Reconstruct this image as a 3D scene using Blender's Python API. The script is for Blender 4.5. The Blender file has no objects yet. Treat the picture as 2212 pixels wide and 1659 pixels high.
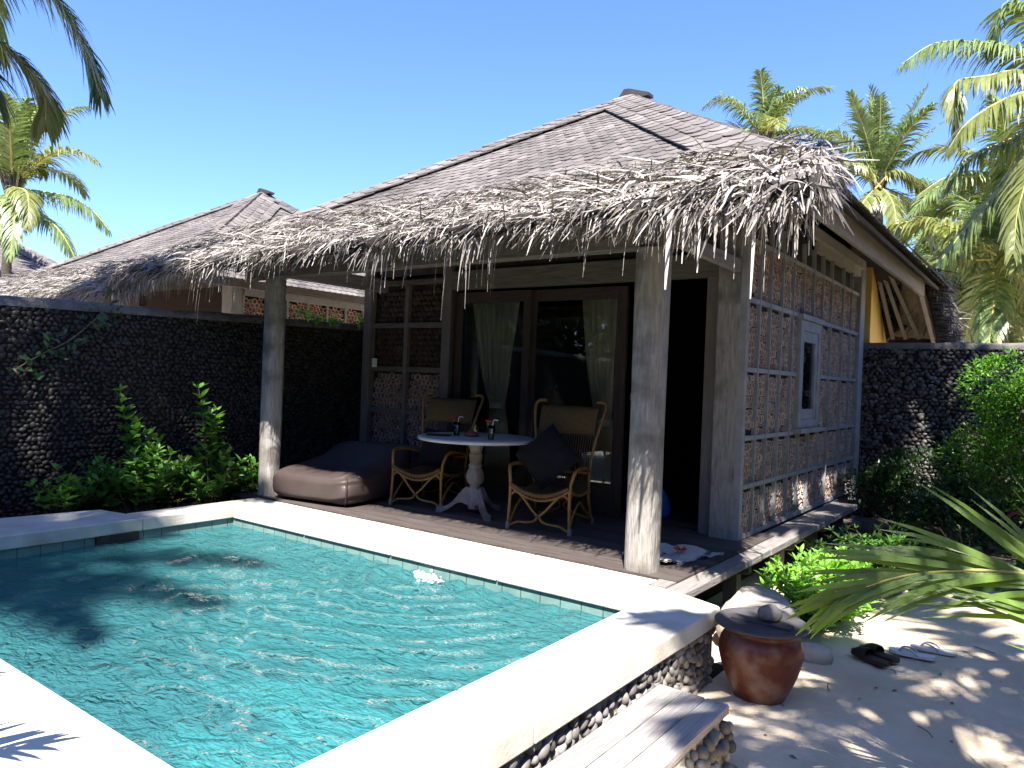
import bpy, math, random
import numpy as np
from mathutils import Matrix, Vector
rng = np.random.default_rng(7)
random.seed(7)
S = bpy.context.scene
COL = S.collection
R_ = math.radians

# ------------------------------------------------------------------ camera (measured from the vanishing points)
PW, PH = 2212.0, 1659.0
CC = np.array([1106.0, 829.5])
V1 = np.array([-1092.0, 735.0]); V2 = np.array([2290.0, 865.0])
FPX = math.sqrt(-float((V1 - CC) @ (V2 - CC)))
def _ray(u, v): return np.array([u - CC[0], v - CC[1], FPX])
_x = -_ray(*V1); _x /= np.linalg.norm(_x)
_y = _ray(*V2); _y /= np.linalg.norm(_y)
_z = np.cross(_x, _y); _z /= np.linalg.norm(_z)
if _z[1] > 0: _z = -_z
RC = np.array([_x, _y, _z])
_d = RC @ _ray(1392, 1236)
CAM = -(-1.22 / _d[2]) * _d
RIGHT, UP, FWD = RC @ np.array([1., 0, 0]), RC @ np.array([0, -1., 0]), RC @ np.array([0, 0, 1.])
def onp(u, v, axis, val):            # photo pixel -> point on an axis-aligned plane
    d = RC @ _ray(u, v); t = (val - CAM[axis]) / d[axis]; return CAM + t * d
def dep(u, v, D):                    # photo pixel -> point at camera depth D metres
    d = RC @ _ray(u, v) / FPX; return CAM + D * d

cam = bpy.data.cameras.new('camera'); co = bpy.data.objects.new('camera', cam); COL.objects.link(co)
m = Matrix.Identity(4)
for i in range(3):
    m[i][0], m[i][1], m[i][2], m[i][3] = RIGHT[i], UP[i], -FWD[i], CAM[i]
co.matrix_world = m
cam.sensor_width = 36; cam.lens = 36 * FPX / PW; cam.clip_end = 2000; cam.clip_start = 0.05
S.camera = co

# ------------------------------------------------------------------ materials
MATS = {}
def mat(name, c1, c2=None, scale=6., rough=.8, bump=0., bscale=None, stretch=(1, 1, 1), tint=None, spec=.25, detail=5., contrast=(.3, .7), trans=0., c3=None, s3=1., metal=0., coat=0.):
    """procedural: two colours mixed by noise (+ a third by large noise), times a per-face tint, with noise bump"""
    M = bpy.data.materials.new(name); M.use_nodes = True; MATS[name] = M
    nt = M.node_tree; N = nt.nodes; L = nt.links
    b = N['Principled BSDF']; out = N['Material Output']
    c2 = c2 or c1
    tc = N.new('ShaderNodeTexCoord'); mp = N.new('ShaderNodeMapping'); mp.inputs['Scale'].default_value = stretch
    L.new(tc.outputs['Object'], mp.inputs[0])
    nz = N.new('ShaderNodeTexNoise'); nz.inputs['Scale'].default_value = scale; nz.inputs['Detail'].default_value = detail; nz.inputs['Roughness'].default_value = .65
    L.new(mp.outputs[0], nz.inputs[0])
    rp = N.new('ShaderNodeValToRGB'); e = rp.color_ramp.elements
    e[0].position, e[1].position = contrast
    e[0].color = (*c1, 1); e[1].color = (*c2, 1)
    L.new(nz.outputs['Fac'], rp.inputs[0])
    colr = rp.outputs[0]
    if c3:
        n3 = N.new('ShaderNodeTexNoise'); n3.inputs['Scale'].default_value = s3; n3.inputs['Detail'].default_value = 4
        L.new(tc.outputs['Object'], n3.inputs[0])
        r3 = N.new('ShaderNodeValToRGB'); r3.color_ramp.elements[0].position = .48; r3.color_ramp.elements[1].position = .66
        L.new(n3.outputs['Fac'], r3.inputs[0])
        mx = N.new('ShaderNodeMixRGB'); L.new(r3.outputs[0], mx.inputs[0]); L.new(colr, mx.inputs[1]); mx.inputs[2].default_value = (*c3, 1)
        colr = mx.outputs[0]
    if tint is not None:
        at = N.new('ShaderNodeAttribute'); at.attribute_name = 'tint'
        mr = N.new('ShaderNodeMapRange'); mr.inputs[3].default_value = tint[0]; mr.inputs[4].default_value = tint[1]
        L.new(at.outputs['Fac'], mr.inputs[0])
        ml = N.new('ShaderNodeMixRGB'); ml.blend_type = 'MULTIPLY'; ml.inputs[0].default_value = 1
        L.new(colr, ml.inputs[1]); L.new(mr.outputs[0], ml.inputs[2]); colr = ml.outputs[0]
    L.new(colr, b.inputs['Base Color'])
    b.inputs['Roughness'].default_value = rough; b.inputs['Specular IOR Level'].default_value = spec
    b.inputs['Metallic'].default_value = metal
    b.inputs['Coat Weight'].default_value = coat
    if bump:
        nb = N.new('ShaderNodeTexNoise'); nb.inputs['Scale'].default_value = bscale or scale * 3; nb.inputs['Detail'].default_value = 6
        L.new(mp.outputs[0], nb.inputs[0])
        bp = N.new('ShaderNodeBump'); bp.inputs['Strength'].default_value = bump; bp.inputs['Distance'].default_value = .02
        L.new(nb.outputs['Fac'], bp.inputs['Height']); L.new(bp.outputs[0], b.inputs['Normal'])
    if trans:
        tr = N.new('ShaderNodeBsdfTranslucent'); mx = N.new('ShaderNodeMixShader'); mx.inputs[0].default_value = trans
        g = N.new('ShaderNodeMixRGB'); g.blend_type = 'MULTIPLY'; g.inputs[0].default_value = 1; g.inputs[2].default_value = (1.5, 1.5, .7, 1)
        L.new(colr, g.inputs[1]); L.new(g.outputs[0], tr.inputs[0])
        L.new(b.outputs[0], mx.inputs[1]); L.new(tr.outputs[0], mx.inputs[2]); L.new(mx.outputs[0], out.inputs[0])
    return M

mat('sand', (.55, .445, .325), (.68, .57, .43), 3, .95, .55, 60, c3=(.49, .40, .285), s3=1.2)
mat('soil', (.05, .04, .03), (.10, .08, .06), 9, .95, .8, 30)
mat('limestone', (.50, .48, .435), (.60, .575, .53), 5, .75, .15, 60, c3=(.40, .36, .29), s3=2.2)
mat('mortar', (.010, .009, .009), (.02, .018, .017), 10, .95, .8, 40)
mat('mortar_pale', (.30, .27, .22), (.44, .40, .33), 10, .95, .8, 40)
mat('capping', (.09, .085, .08), (.17, .16, .15), 10, .95, .8, 40)
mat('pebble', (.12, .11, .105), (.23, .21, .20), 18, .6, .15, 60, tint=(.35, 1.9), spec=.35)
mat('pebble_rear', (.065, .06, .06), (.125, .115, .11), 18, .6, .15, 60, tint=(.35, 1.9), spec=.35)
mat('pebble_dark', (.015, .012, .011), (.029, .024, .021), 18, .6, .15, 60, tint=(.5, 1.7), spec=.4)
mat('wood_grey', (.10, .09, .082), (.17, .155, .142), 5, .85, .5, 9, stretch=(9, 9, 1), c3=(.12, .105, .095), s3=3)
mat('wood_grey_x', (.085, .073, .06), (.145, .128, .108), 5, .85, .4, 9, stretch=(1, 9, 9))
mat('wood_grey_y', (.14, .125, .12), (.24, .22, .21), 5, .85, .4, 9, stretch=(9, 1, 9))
mat('wood_step', (.20, .185, .18), (.33, .31, .30), 4, .8, .6, 7, stretch=(14, 1, 14), tint=(.8, 1.15))
mat('post_wood', (.17, .157, .145), (.33, .31, .288), 5, .85, .7, 8, stretch=(11, 11, 1.2), c3=(.12, .11, .095), s3=4)
mat('wood_brown', (.030, .020, .017), (.055, .038, .032), 5, .7, .4, 9, stretch=(9, 9, 1))
mat('wood_brown_x', (.030, .021, .017), (.055, .038, .032), 5, .7, .4, 9, stretch=(1, 9, 9))
mat('deck_wood', (.045, .036, .034), (.085, .070, .064), 4, .65, .5, 8, stretch=(1, 12, 12), tint=(.75, 1.25))
mat('batten', (.19, .19, .195), (.29, .29, .30), 6, .8, .3, 12)
mat('bamboo_rim', (.33, .245, .20), (.48, .375, .31), 9, .75, .2, tint=(.7, 1.25))
mat('bamboo_core', (.10, .052, .038), (.18, .10, .075), 14, .85, .3, tint=(.55, 1.4))
mat('panel_dark', (.014, .009, .008), (.028, .019, .016), 14, .9, .3)
mat('coconut', (.026, .015, .009), (.058, .034, .02), 16, .75, .4, tint=(.6, 1.4))
mat('shingle', (.098, .086, .081), (.148, .132, .125), 5, .85, .35, 25, tint=(.65, 1.35), c3=(.085, .076, .072), s3=1.3)
mat('shingle_base', (.045, .038, .035), (.07, .06, .055), 6, .9, .3)
mat('cap_gap_dark', (.03, .025, .022), (.05, .04, .035), 6, .7, .2)
mat('thatch', (.205, .182, .170), (.42, .38, .355), 7, .7, 0, tint=(.08, 1.3), spec=.3, trans=.06)
mat('thatch_base', (.012, .010, .010), (.03, .025, .022), 30, .95, .8, 40)
mat('fascia', (.20, .172, .138), (.27, .235, .19), 4, .8, .25, 12, stretch=(9, 1, 9))
mat('white_board', (.36, .32, .27), (.46, .41, .355), 5, .8, .2, 14)
mat('matting', (.22, .18, .13), (.34, .29, .22), 4, .9, .6, 10, stretch=(2, 2, 40))
mat('yellow_paint', (.70, .46, .11), (.74, .52, .15), 3, .85, .1, 30)
mat('dark_metal', (.02, .02, .02), (.04, .04, .04), 8, .4, 0, metal=.6)
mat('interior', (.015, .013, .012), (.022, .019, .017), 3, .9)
mat('curtain', (.44, .39, .29), (.58, .52, .39), 8, .9, .15, 60, stretch=(20, 20, 1), trans=.15)
mat('curtain_tan', (.36, .22, .11), (.46, .30, .16), 8, .9, .15, 60, stretch=(20, 20, 1), trans=.15)
mat('vinyl', (.034, .024, .022), (.048, .034, .032), 4, .55, .12, 14, spec=.4)
mat('vinyl_dark', (.012, .009, .012), (.02, .015, .02), 4, .7, .15, 14)
mat('piping', (.03, .016, .014), (.045, .025, .02), 6, .6)
mat('rattan', (.16, .075, .016), (.27, .14, .035), 9, .5, .25, 40, tint=(.8, 1.2), spec=.4)
mat('rattan_weave', (.08, .045, .014), (.17, .105, .038), 60, .65, .8, 70, stretch=(1, 1, 1.8))
mat('rattan_dark', (.055, .03, .016), (.12, .07, .035), 50, .7, .8, 60)
mat('cord', (.09, .06, .034), (.13, .09, .05), 20, .7)
mat('black_cloth', (.006, .0055, .007), (.011, .010, .013), 10, .95, .2, 60)
mat('whitewash', (.17, .15, .145), (.27, .25, .245), 14, .8, .4, 40, stretch=(3, 3, 1), c3=(.16, .115, .095), s3=7)
mat('table_top', (.36, .355, .37), (.42, .415, .43), 5, .35, .05, 40)
mat('terracotta', (.16, .05, .03), (.26, .09, .05), 8, .5, .2)
mat('glaze', (.085, .018, .009), (.15, .034, .015), 5, .38, .2, 30, c3=(.20, .115, .085), s3=7, spec=.4)
mat('lid_dark', (.045, .042, .045), (.10, .095, .10), 4, .45, .2, 20)
mat('stone_grey', (.13, .12, .115), (.20, .19, .18), 12, .8, .5, 30)
mat('boulder', (.36, .31, .26), (.48, .43, .375), 5, .9, .7, 18)
mat('rubber_dark', (.035, .022, .016), (.075, .05, .035), 10, .7, .2)
mat('leather_dark', (.02, .012, .01), (.035, .02, .016), 10, .6, .1)
mat('rubber_pale', (.60, .55, .52), (.70, .66, .63), 10, .7, .2)
mat('strap_grey', (.42, .43, .46), (.50, .51, .54), 10, .5)
mat('towel', (.44, .41, .385), (.54, .51, .48), 20, .95, .6, 90)
mat('petal_red', (.55, .03, .025), (.68, .06, .04), 9, .6)
mat('petal_yellow', (.75, .45, .02), (.8, .55, .04), 9, .6)
mat('blue_plastic', (.01, .10, .32), (.02, .15, .42), 5, .5, .15, 10)
mat('straw_white', (.75, .75, .75), (.8, .8, .8), 5, .4)
mat('plastic_white', (.66, .66, .60), (.7, .7, .64), 5, .5)
mat('black_plastic', (.012, .012, .014), (.02, .02, .022), 5, .3)
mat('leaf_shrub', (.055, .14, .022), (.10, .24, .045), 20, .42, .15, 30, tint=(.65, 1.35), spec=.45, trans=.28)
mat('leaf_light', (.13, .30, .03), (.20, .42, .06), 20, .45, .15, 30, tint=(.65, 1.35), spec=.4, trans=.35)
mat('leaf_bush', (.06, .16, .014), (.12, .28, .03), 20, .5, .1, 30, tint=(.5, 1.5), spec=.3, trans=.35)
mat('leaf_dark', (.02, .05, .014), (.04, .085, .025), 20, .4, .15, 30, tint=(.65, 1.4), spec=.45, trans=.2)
mat('leaf_red', (.10, .015, .02), (.20, .03, .035), 20, .45, .1, 30, tint=(.6, 1.4), trans=.2)
mat('stem', (.10, .08, .05), (.16, .13, .08), 20, .8, .3)
mat('palm_leaf', (.09, .135, .045), (.175, .235, .085), 7, .36, .1, 30, tint=(.6, 1.45), spec=.5, trans=.26)
mat('palm_leaf_yellow', (.13, .155, .045), (.20, .225, .075), 7, .36, .1, 30, tint=(.6, 1.3), spec=.5, trans=.3)
mat('palm_near', (.075, .14, .017), (.14, .215, .038), 9, .38, .15, 40, tint=(.7, 1.35), spec=.45, trans=.3)
mat('palm_rachis', (.26, .24, .07), (.38, .34, .11), 9, .5, .1)
mat('rachis_orange', (.60, .24, .03), (.72, .34, .05), 9, .5, .1)
mat('palm_trunk', (.04, .035, .03), (.085, .075, .066), 5, .9, .8, 12, stretch=(2, 2, 9))
mat('coconut_fruit', (.45, .27, .04), (.58, .38, .07), 6, .5)
mat('pool_tile', (.09, .17, .16), (.15, .25, .23), 5, .5, .15, 20)
mat('pool_floor', (.14, .32, .32), (.21, .40, .40), 2, .6, .1, 20)

# pool tile joints, shingle-like greenish stone
def pool_tile():
    M = MATS['pool_tile']; nt = M.node_tree; N, L = nt.nodes, nt.links
    b = N['Principled BSDF']; src = b.inputs['Base Color'].links[0].from_socket
    tc = N.new('ShaderNodeTexCoord')
    sep = N.new('ShaderNodeSeparateXYZ'); L.new(tc.outputs['Object'], sep.inputs[0])
    outs = []
    for ax in range(3):
        a = N.new('ShaderNodeMath'); a.operation = 'DIVIDE'; a.inputs[1].default_value = .15; L.new(sep.outputs[ax], a.inputs[0])
        f = N.new('ShaderNodeMath'); f.operation = 'FRACT'; L.new(a.outputs[0], f.inputs[0])
        g = N.new('ShaderNodeMath'); g.operation = 'LESS_THAN'; g.inputs[1].default_value = .045; L.new(f.outputs[0], g.inputs[0])
        outs.append(g.outputs[0])
    mx = N.new('ShaderNodeMath'); mx.operation = 'MAXIMUM'; L.new(outs[0], mx.inputs[0]); L.new(outs[1], mx.inputs[1])
    zc = N.new('ShaderNodeMath'); zc.operation = 'GREATER_THAN'; zc.inputs[1].default_value = -.27; L.new(sep.outputs[2], zc.inputs[0])
    mz = N.new('ShaderNodeMath'); mz.operation = 'MULTIPLY'; L.new(mx.outputs[0], mz.inputs[0]); L.new(zc.outputs[0], mz.inputs[1]); mx = mz
    c = N.new('ShaderNodeMixRGB'); L.new(mx.outputs[0], c.inputs[0]); L.new(src, c.inputs[1]); c.inputs[2].default_value = (.03, .055, .05, 1)
    L.new(c.outputs[0], b.inputs['Base Color'])
pool_tile()

def glass_mat(name, tintc=(.85, .9, .88), refl=1.0):
    M = bpy.data.materials.new(name); M.use_nodes = True; MATS[name] = M
    nt = M.node_tree; N, L = nt.nodes, nt.links; N.remove(N['Principled BSDF'])
    t = N.new('ShaderNodeBsdfTransparent'); t.inputs[0].default_value = (*tintc, 1)
    g = N.new('ShaderNodeBsdfGlossy'); g.inputs['Roughness'].default_value = .02
    f = N.new('ShaderNodeFresnel'); f.inputs[0].default_value = 1.5
    mx = N.new('ShaderNodeMixShader'); L.new(f.outputs[0], mx.inputs[0]); L.new(t.outputs[0], mx.inputs[1]); L.new(g.outputs[0], mx.inputs[2])
    L.new(mx.outputs[0], N['Material Output'].inputs[0])
glass_mat('glass', (.93, .95, .94)); glass_mat('tumbler', (.92, .95, .93))

def water_mat():
    M = bpy.data.materials.new('pool_water'); M.use_nodes = True; MATS['pool_water'] = M
    nt = M.node_tree; N, L = nt.nodes, nt.links; N.remove(N['Principled BSDF'])
    tc = N.new('ShaderNodeTexCoord')
    def noise(sc, stretch, det, dist=0., rot=0.):
        mp = N.new('ShaderNodeMapping'); mp.inputs['Scale'].default_value = stretch; mp.inputs['Rotation'].default_value = (0, 0, rot)
        L.new(tc.outputs['Object'], mp.inputs[0])
        n = N.new('ShaderNodeTexNoise'); n.inputs['Scale'].default_value = sc; n.inputs['Detail'].default_value = det; n.inputs['Distortion'].default_value = dist
        L.new(mp.outputs[0], n.inputs[0]); return n.outputs['Fac']
    def mul(s, k):
        a = N.new('ShaderNodeMath'); a.operation = 'MULTIPLY'; a.inputs[1].default_value = k; L.new(s, a.inputs[0]); return a.outputs[0]
    def add(a_, b_):
        a = N.new('ShaderNodeMath'); a.operation = 'ADD'; L.new(a_, a.inputs[0]); L.new(b_, a.inputs[1]); return a.outputs[0]
    h = add(add(mul(noise(3.2, (1, 1.3, 1), 2, .8), .9), mul(noise(8., (1, 1.8, 1), 2, 1.5, .5), .8)), mul(noise(22., (1, 2.4, 1), 2, 1., .6), .22))
    bp = N.new('ShaderNodeBump'); bp.inputs['Strength'].default_value = 1.; bp.inputs['Distance'].default_value = .07; L.new(h, bp.inputs['Height'])
    d = N.new('ShaderNodeBsdfDiffuse'); d.inputs[0].default_value = (.055, .225, .25, 1); L.new(bp.outputs[0], d.inputs['Normal'])
    t = N.new('ShaderNodeBsdfTransparent'); t.inputs[0].default_value = (.43, .85, .88, 1)
    m1 = N.new('ShaderNodeMixShader'); m1.inputs[0].default_value = .42
    L.new(t.outputs[0], m1.inputs[1]); L.new(d.outputs[0], m1.inputs[2])
    g = N.new('ShaderNodeBsdfGlossy'); g.inputs['Roughness'].default_value = .035; L.new(bp.outputs[0], g.inputs['Normal'])
    f = N.new('ShaderNodeFresnel'); f.inputs[0].default_value = 1.33; L.new(bp.outputs[0], f.inputs['Normal'])
    m2 = N.new('ShaderNodeMixShader'); L.new(f.outputs[0], m2.inputs[0]); L.new(m1.outputs[0], m2.inputs[1]); L.new(g.outputs[0], m2.inputs[2])
    L.new(m2.outputs[0], N['Material Output'].inputs[0])
water_mat()

# ------------------------------------------------------------------ mesh builder
class MB:
    def __init__(s): s.v = []; s.n = 0; s.l = []; s.c = []; s.m = []; s.t = []; s.mats = []; s.sm = []
    def mi(s, name):
        if name not in s.mats: s.mats.append(name)
        return s.mats.index(name)
    def add(s, V, F, mat, tint=.5, smooth=False):
        V = np.asarray(V, float).reshape(-1, 3); k = s.mi(mat)
        if isinstance(F, np.ndarray):
            s.l.append((F + s.n).ravel()); s.c.append(np.full(len(F), F.shape[1])); nf = len(F)
        else:
            nf = len(F)
            if nf:
                s.l.append(np.concatenate([np.asarray(f) for f in F]) + s.n); s.c.append(np.array([len(f) for f in F]))
        s.v.append(V); s.n += len(V)
        s.m.append(np.full(nf, k)); s.sm.append(np.full(nf, bool(smooth)))
        tt = np.asarray(tint, float); s.t.append(np.full(nf, float(tt)) if tt.ndim == 0 else tt)
        return s
    def inst(s, V, F, Rm, T, mat, tint=.5, smooth=False):
        """V (n,3), F (m,k); Rm (N,3,3) column = local axis (scaled); T (N,3)"""
        Nn = len(T); n = len(V)
        W = np.einsum('nij,vj->nvi', Rm, V) + T[:, None, :]
        FF = (F[None] + (np.arange(Nn) * n)[:, None, None]).reshape(-1, F.shape[1])
        tt = np.asarray(tint, float)
        tt = np.repeat(tt, len(F)) if tt.ndim else float(tt)
        return s.add(W.reshape(-1, 3), FF, mat, tt, smooth)
    def box(s, a, b, mat, tint=.5, bev=0.):
        a = np.minimum(a, b).astype(float) if isinstance(a, np.ndarray) else np.array([min(x, y) for x, y in zip(a, b)], float); b_ = np.array([max(x, y) for x, y in zip(a, b)], float)
        c = (a + b_) / 2; h = (b_ - a) / 2
        return s.obox(c, np.diag(h), mat, tint, bev)
    def obox(s, c, A, mat, tint=.5, bev=0.):
        """box at centre c, A columns = half axes"""
        c = np.asarray(c, float); A = np.asarray(A, float)
        if not bev:
            V = np.array([[x, y, z] for x in (-1, 1) for y in (-1, 1) for z in (-1, 1)], float) @ A.T + c
            return s.add(V, np.array([[0, 1, 3, 2], [4, 6, 7, 5], [0, 4, 5, 1], [2, 3, 7, 6], [0, 2, 6, 4], [1, 5, 7, 3]]), mat, tint)
        L = np.linalg.norm(A, axis=0); k = [max(0., 1 - bev / l) for l in L]
        V = []; idx = {}
        for x in (-1, 1):
            for y in (-1, 1):
                for z in (-1, 1):
                    for ax in range(3):
                        p = [x * k[0], y * k[1], z * k[2]]; p[ax] = (x, y, z)[ax]
                        idx[(x, y, z, ax)] = len(V); V.append(p)
        F = []
        for ax in range(3):
            o1, o2 = (ax + 1) % 3, (ax + 2) % 3
            for sg in (-1, 1):
                q = []
                for a1, a2 in ((-1, -1), (1, -1), (1, 1), (-1, 1)):
                    p = [0, 0, 0]; p[ax] = sg; p[o1] = a1; p[o2] = a2; q.append(idx[(*p, ax)])
                F.append(q if sg > 0 else q[::-1])
            for a1 in (-1, 1):
                for a2 in (-1, 1):
                    p0 = [0, 0, 0]; p1 = [0, 0, 0]; p0[ax] = -1; p1[ax] = 1
                    p0[o1] = p1[o1] = a1; p0[o2] = p1[o2] = a2
                    q = [idx[(*p0, o1)], idx[(*p1, o1)], idx[(*p1, o2)], idx[(*p0, o2)]]
                    F.append(q if a1 * a2 > 0 else q[::-1])
        for x in (-1, 1):
            for y in (-1, 1):
                for z in (-1, 1):
                    q = [idx[(x, y, z, a)] for a in range(3)]; F.append(q if x * y * z > 0 else q[::-1])
        return s.add(np.array(V) @ A.T + c, F, mat, tint)
    def beam(s, p, q, w, h, mat, up=(0, 0, 1), tint=.5, bev=0.):
        p = np.asarray(p, float); q = np.asarray(q, float); d = q - p; L = np.linalg.norm(d); d /= L
        sd = np.cross(d, up); sd /= np.linalg.norm(sd); u = np.cross(sd, d)
        return s.obox((p + q) / 2, np.array([d * L / 2, sd * w / 2, u * h / 2]).T, mat, tint, bev)
    def tube(s, P, r, mat, n=8, tint=.5, cap=True):
        P = np.asarray(P, float); k = len(P); r = np.full(k, r, float) if np.ndim(r) == 0 else np.asarray(r, float)
        T = np.gradient(P, axis=0); T /= np.linalg.norm(T, axis=1)[:, None]
        ref = np.array([0, 0, 1.]) if abs(T[0, 2]) < .9 else np.array([1., 0, 0])
        a = np.cross(T[0], ref); a /= np.linalg.norm(a); V = []
        th = np.arange(n) * 2 * np.pi / n
        for i in range(k):
            a = a - T[i] * (a @ T[i]); a /= np.linalg.norm(a); b = np.cross(T[i], a)
            V.append(P[i] + r[i] * (np.cos(th)[:, None] * a + np.sin(th)[:, None] * b))
        V = np.concatenate(V); i = np.arange(k - 1)[:, None] * n; j = np.arange(n)[None]; j2 = (j + 1) % n
        F = np.stack([i + j, i + j2, i + n + j2, i + n + j], -1).reshape(-1, 4)
        s.add(V, F, mat, tint, True)
        if cap:
            s.add(V[:n], [list(range(n))[::-1]], mat, tint); s.add(V[-n:], [list(range(n))], mat, tint)
        return s
    def lathe(s, prof, mat, c=(0, 0, 0), n=32, tint=.5):
        prof = np.asarray(prof, float); k = len(prof); th = np.arange(n) * 2 * np.pi / n
        V = np.stack([prof[:, 0:1] * np.cos(th), prof[:, 0:1] * np.sin(th), np.repeat(prof[:, 1:2], n, 1)], -1).reshape(-1, 3) + np.asarray(c, float)
        i = np.arange(k - 1)[:, None] * n; j = np.arange(n)[None]; j2 = (j + 1) % n
        return s.add(V, np.stack([i + j, i + j2, i + n + j2, i + n + j], -1).reshape(-1, 4), mat, tint, True)
    def grid(s, P, mat, tint=.5, smooth=True):
        P = np.asarray(P, float); a, b = P.shape[:2]
        i = np.arange(a - 1)[:, None] * b; j = np.arange(b - 1)[None]
        return s.add(P.reshape(-1, 3), np.stack([i + j, i + j + 1, i + b + j + 1, i + b + j], -1).reshape(-1, 4), mat, tint, smooth)
    def poly(s, P, mat, tint=.5): return s.add(P, [list(range(len(P)))], mat, tint)
    def prism(s, P, d, mat, tint=.5):
        P = np.asarray(P, float); n = len(P); Q = P + np.asarray(d, float)
        F = [list(range(n)), list(range(2 * n - 1, n - 1, -1))] + [[i, i + n, (i + 1) % n + n, (i + 1) % n] for i in range(n)]
        return s.add(np.concatenate([P, Q]), F, mat, tint)
    def build(s, name, parent=None, loc=(0, 0, 0), rot=0.):
        me = bpy.data.meshes.new(name)
        V = np.concatenate(s.v); l = np.concatenate(s.l).astype(np.int32); c = np.concatenate(s.c).astype(np.int32)
        me.vertices.add(len(V)); me.vertices.foreach_set('co', V.ravel())
        me.loops.add(len(l)); me.loops.foreach_set('vertex_index', l)
        me.polygons.add(len(c)); st = np.concatenate([[0], np.cumsum(c)[:-1]]).astype(np.int32)
        me.polygons.foreach_set('loop_start', st); me.polygons.foreach_set('loop_total', c)
        for nm in s.mats: me.materials.append(MATS[nm])
        me.polygons.foreach_set('material_index', np.concatenate(s.m).astype(np.int32))
        me.polygons.foreach_set('use_smooth', np.concatenate(s.sm))
        at = me.attributes.new('tint', 'FLOAT', 'FACE'); at.data.foreach_set('value', np.concatenate(s.t).astype(np.float32))
        me.update(calc_edges=True); me.validate()
        o = bpy.data.objects.new(name, me); COL.objects.link(o)
        o.location = loc; o.rotation_euler = (0, 0, rot)
        if parent: o.parent = parent
        return o

def tag(o, label=None, cat=None, group=None, kind=None):
    if label: o['label'] = label
    if cat: o['category'] = cat
    if group: o['group'] = group
    if kind: o['kind'] = kind
    return o
def thing(name, label, cat, loc=(0, 0, 0), rot=0., group=None):
    o = bpy.data.objects.new(name, None); COL.objects.link(o); o.location = loc; o.rotation_euler = (0, 0, rot); o.empty_display_size = .2
    return tag(o, label, cat, group)
def copy_tree(o, parent=None):
    c = o.copy(); COL.objects.link(c)
    if parent: c.parent = parent
    for ch in list(o.children): copy_tree(ch, c)
    return c

def ico(sub=2):
    import bmesh
    bm = bmesh.new(); bmesh.ops.create_icosphere(bm, subdivisions=sub, radius=1.)
    V = np.array([v.co[:] for v in bm.verts]); F = np.array([[v.index for v in f.verts] for f in bm.faces]); bm.free(); return V, F
ICO1, ICO2, ICO3 = ico(1), ico(2), ico(3)
def nrm(a): return a / np.maximum(np.linalg.norm(a, axis=-1, keepdims=True), 1e-9)

def pebbles(mb, o, ux, uz, nx, w, h, size, mat, keep=None, sq=.8):
    """river pebbles set in a face: origin o, in-face unit vectors ux, uz, outward nx"""
    o, ux, uz, nx = [np.asarray(a, float) for a in (o, ux, uz, nx)]
    ca, cb = size * 1.02, size * .80
    a = np.arange(0, w, ca); b = np.arange(0, h, cb)
    A, B = np.meshgrid(a, b); A = A + (np.arange(len(b)) % 2)[:, None] * ca * .5
    A = A.ravel() + rng.uniform(-.25, .25, A.size) * ca; B = B.ravel() + rng.uniform(-.25, .25, B.size) * cb
    k = (A < w) & (B < h - size * .2) & (A > 0) & (rng.random(A.size) > .03)
    if keep is not None: k &= keep(A, B)
    A, B = A[k], B[k]; n = len(A)
    sc = size * .5 * rng.uniform(.7, 1.25, n)
    th = rng.normal(0, .8, n)
    e1 = np.cos(th)[:, None] * ux + np.sin(th)[:, None] * uz; e2 = -np.sin(th)[:, None] * ux + np.cos(th)[:, None] * uz
    M = np.stack([e1 * (sc * rng.uniform(.9, 1.35, n))[:, None], e2 * (sc * rng.uniform(.65, 1., n))[:, None], np.repeat(nx[None], n, 0) * (sc * sq)[:, None]], 2)
    T = o + A[:, None] * ux + B[:, None] * uz + nx * (size * rng.uniform(0, .15, n))[:, None]
    mb.inst(*ICO2, M, T, mat, rng.beta(1.6, 2.6, n), True)

# ------------------------------------------------------------------ sun, sky
SUN = np.array([.36, -.60, 1.0]); SUN /= np.linalg.norm(SUN)
sl = bpy.data.lights.new('sun', 'SUN'); sl.energy = 5.0; sl.angle = R_(.53); sl.color = (1, .95, .87)
so = bpy.data.objects.new('sun', sl); COL.objects.link(so)
so.rotation_euler = Vector(-SUN).to_track_quat('-Z', 'Y').to_euler()
Wd = bpy.data.worlds.new('World'); S.world = Wd; Wd.use_nodes = True
N, L = Wd.node_tree.nodes, Wd.node_tree.links
sk = N.new('ShaderNodeTexSky'); sk.sky_type = 'NISHITA'; sk.sun_disc = False
sk.sun_elevation = math.asin(SUN[2]); sk.sun_rotation = math.atan2(SUN[0], SUN[1])
sk.air_density = 1.0; sk.dust_density = .4; sk.ozone_density = 7.0; sk.altitude = 0
tn = N.new('ShaderNodeMixRGB'); tn.blend_type = 'MULTIPLY'; tn.inputs[0].default_value = 1; tn.inputs[2].default_value = (.83, .90, 1.18, 1)
L.new(sk.outputs[0], tn.inputs[1]); L.new(tn.outputs[0], N['Background'].inputs[0]); N['Background'].inputs[1].default_value = .078
S.view_settings.view_transform = 'Standard'; S.view_settings.look = 'None'; S.view_settings.gamma = 1; S.view_settings.exposure = 2.0
S.cycles.use_denoising = True
S.cycles.max_bounces = 8; S.cycles.diffuse_bounces = 2; S.cycles.transparent_max_bounces = 24
S.cycles.caustics_reflective = False; S.cycles.caustics_refractive = False

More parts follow.
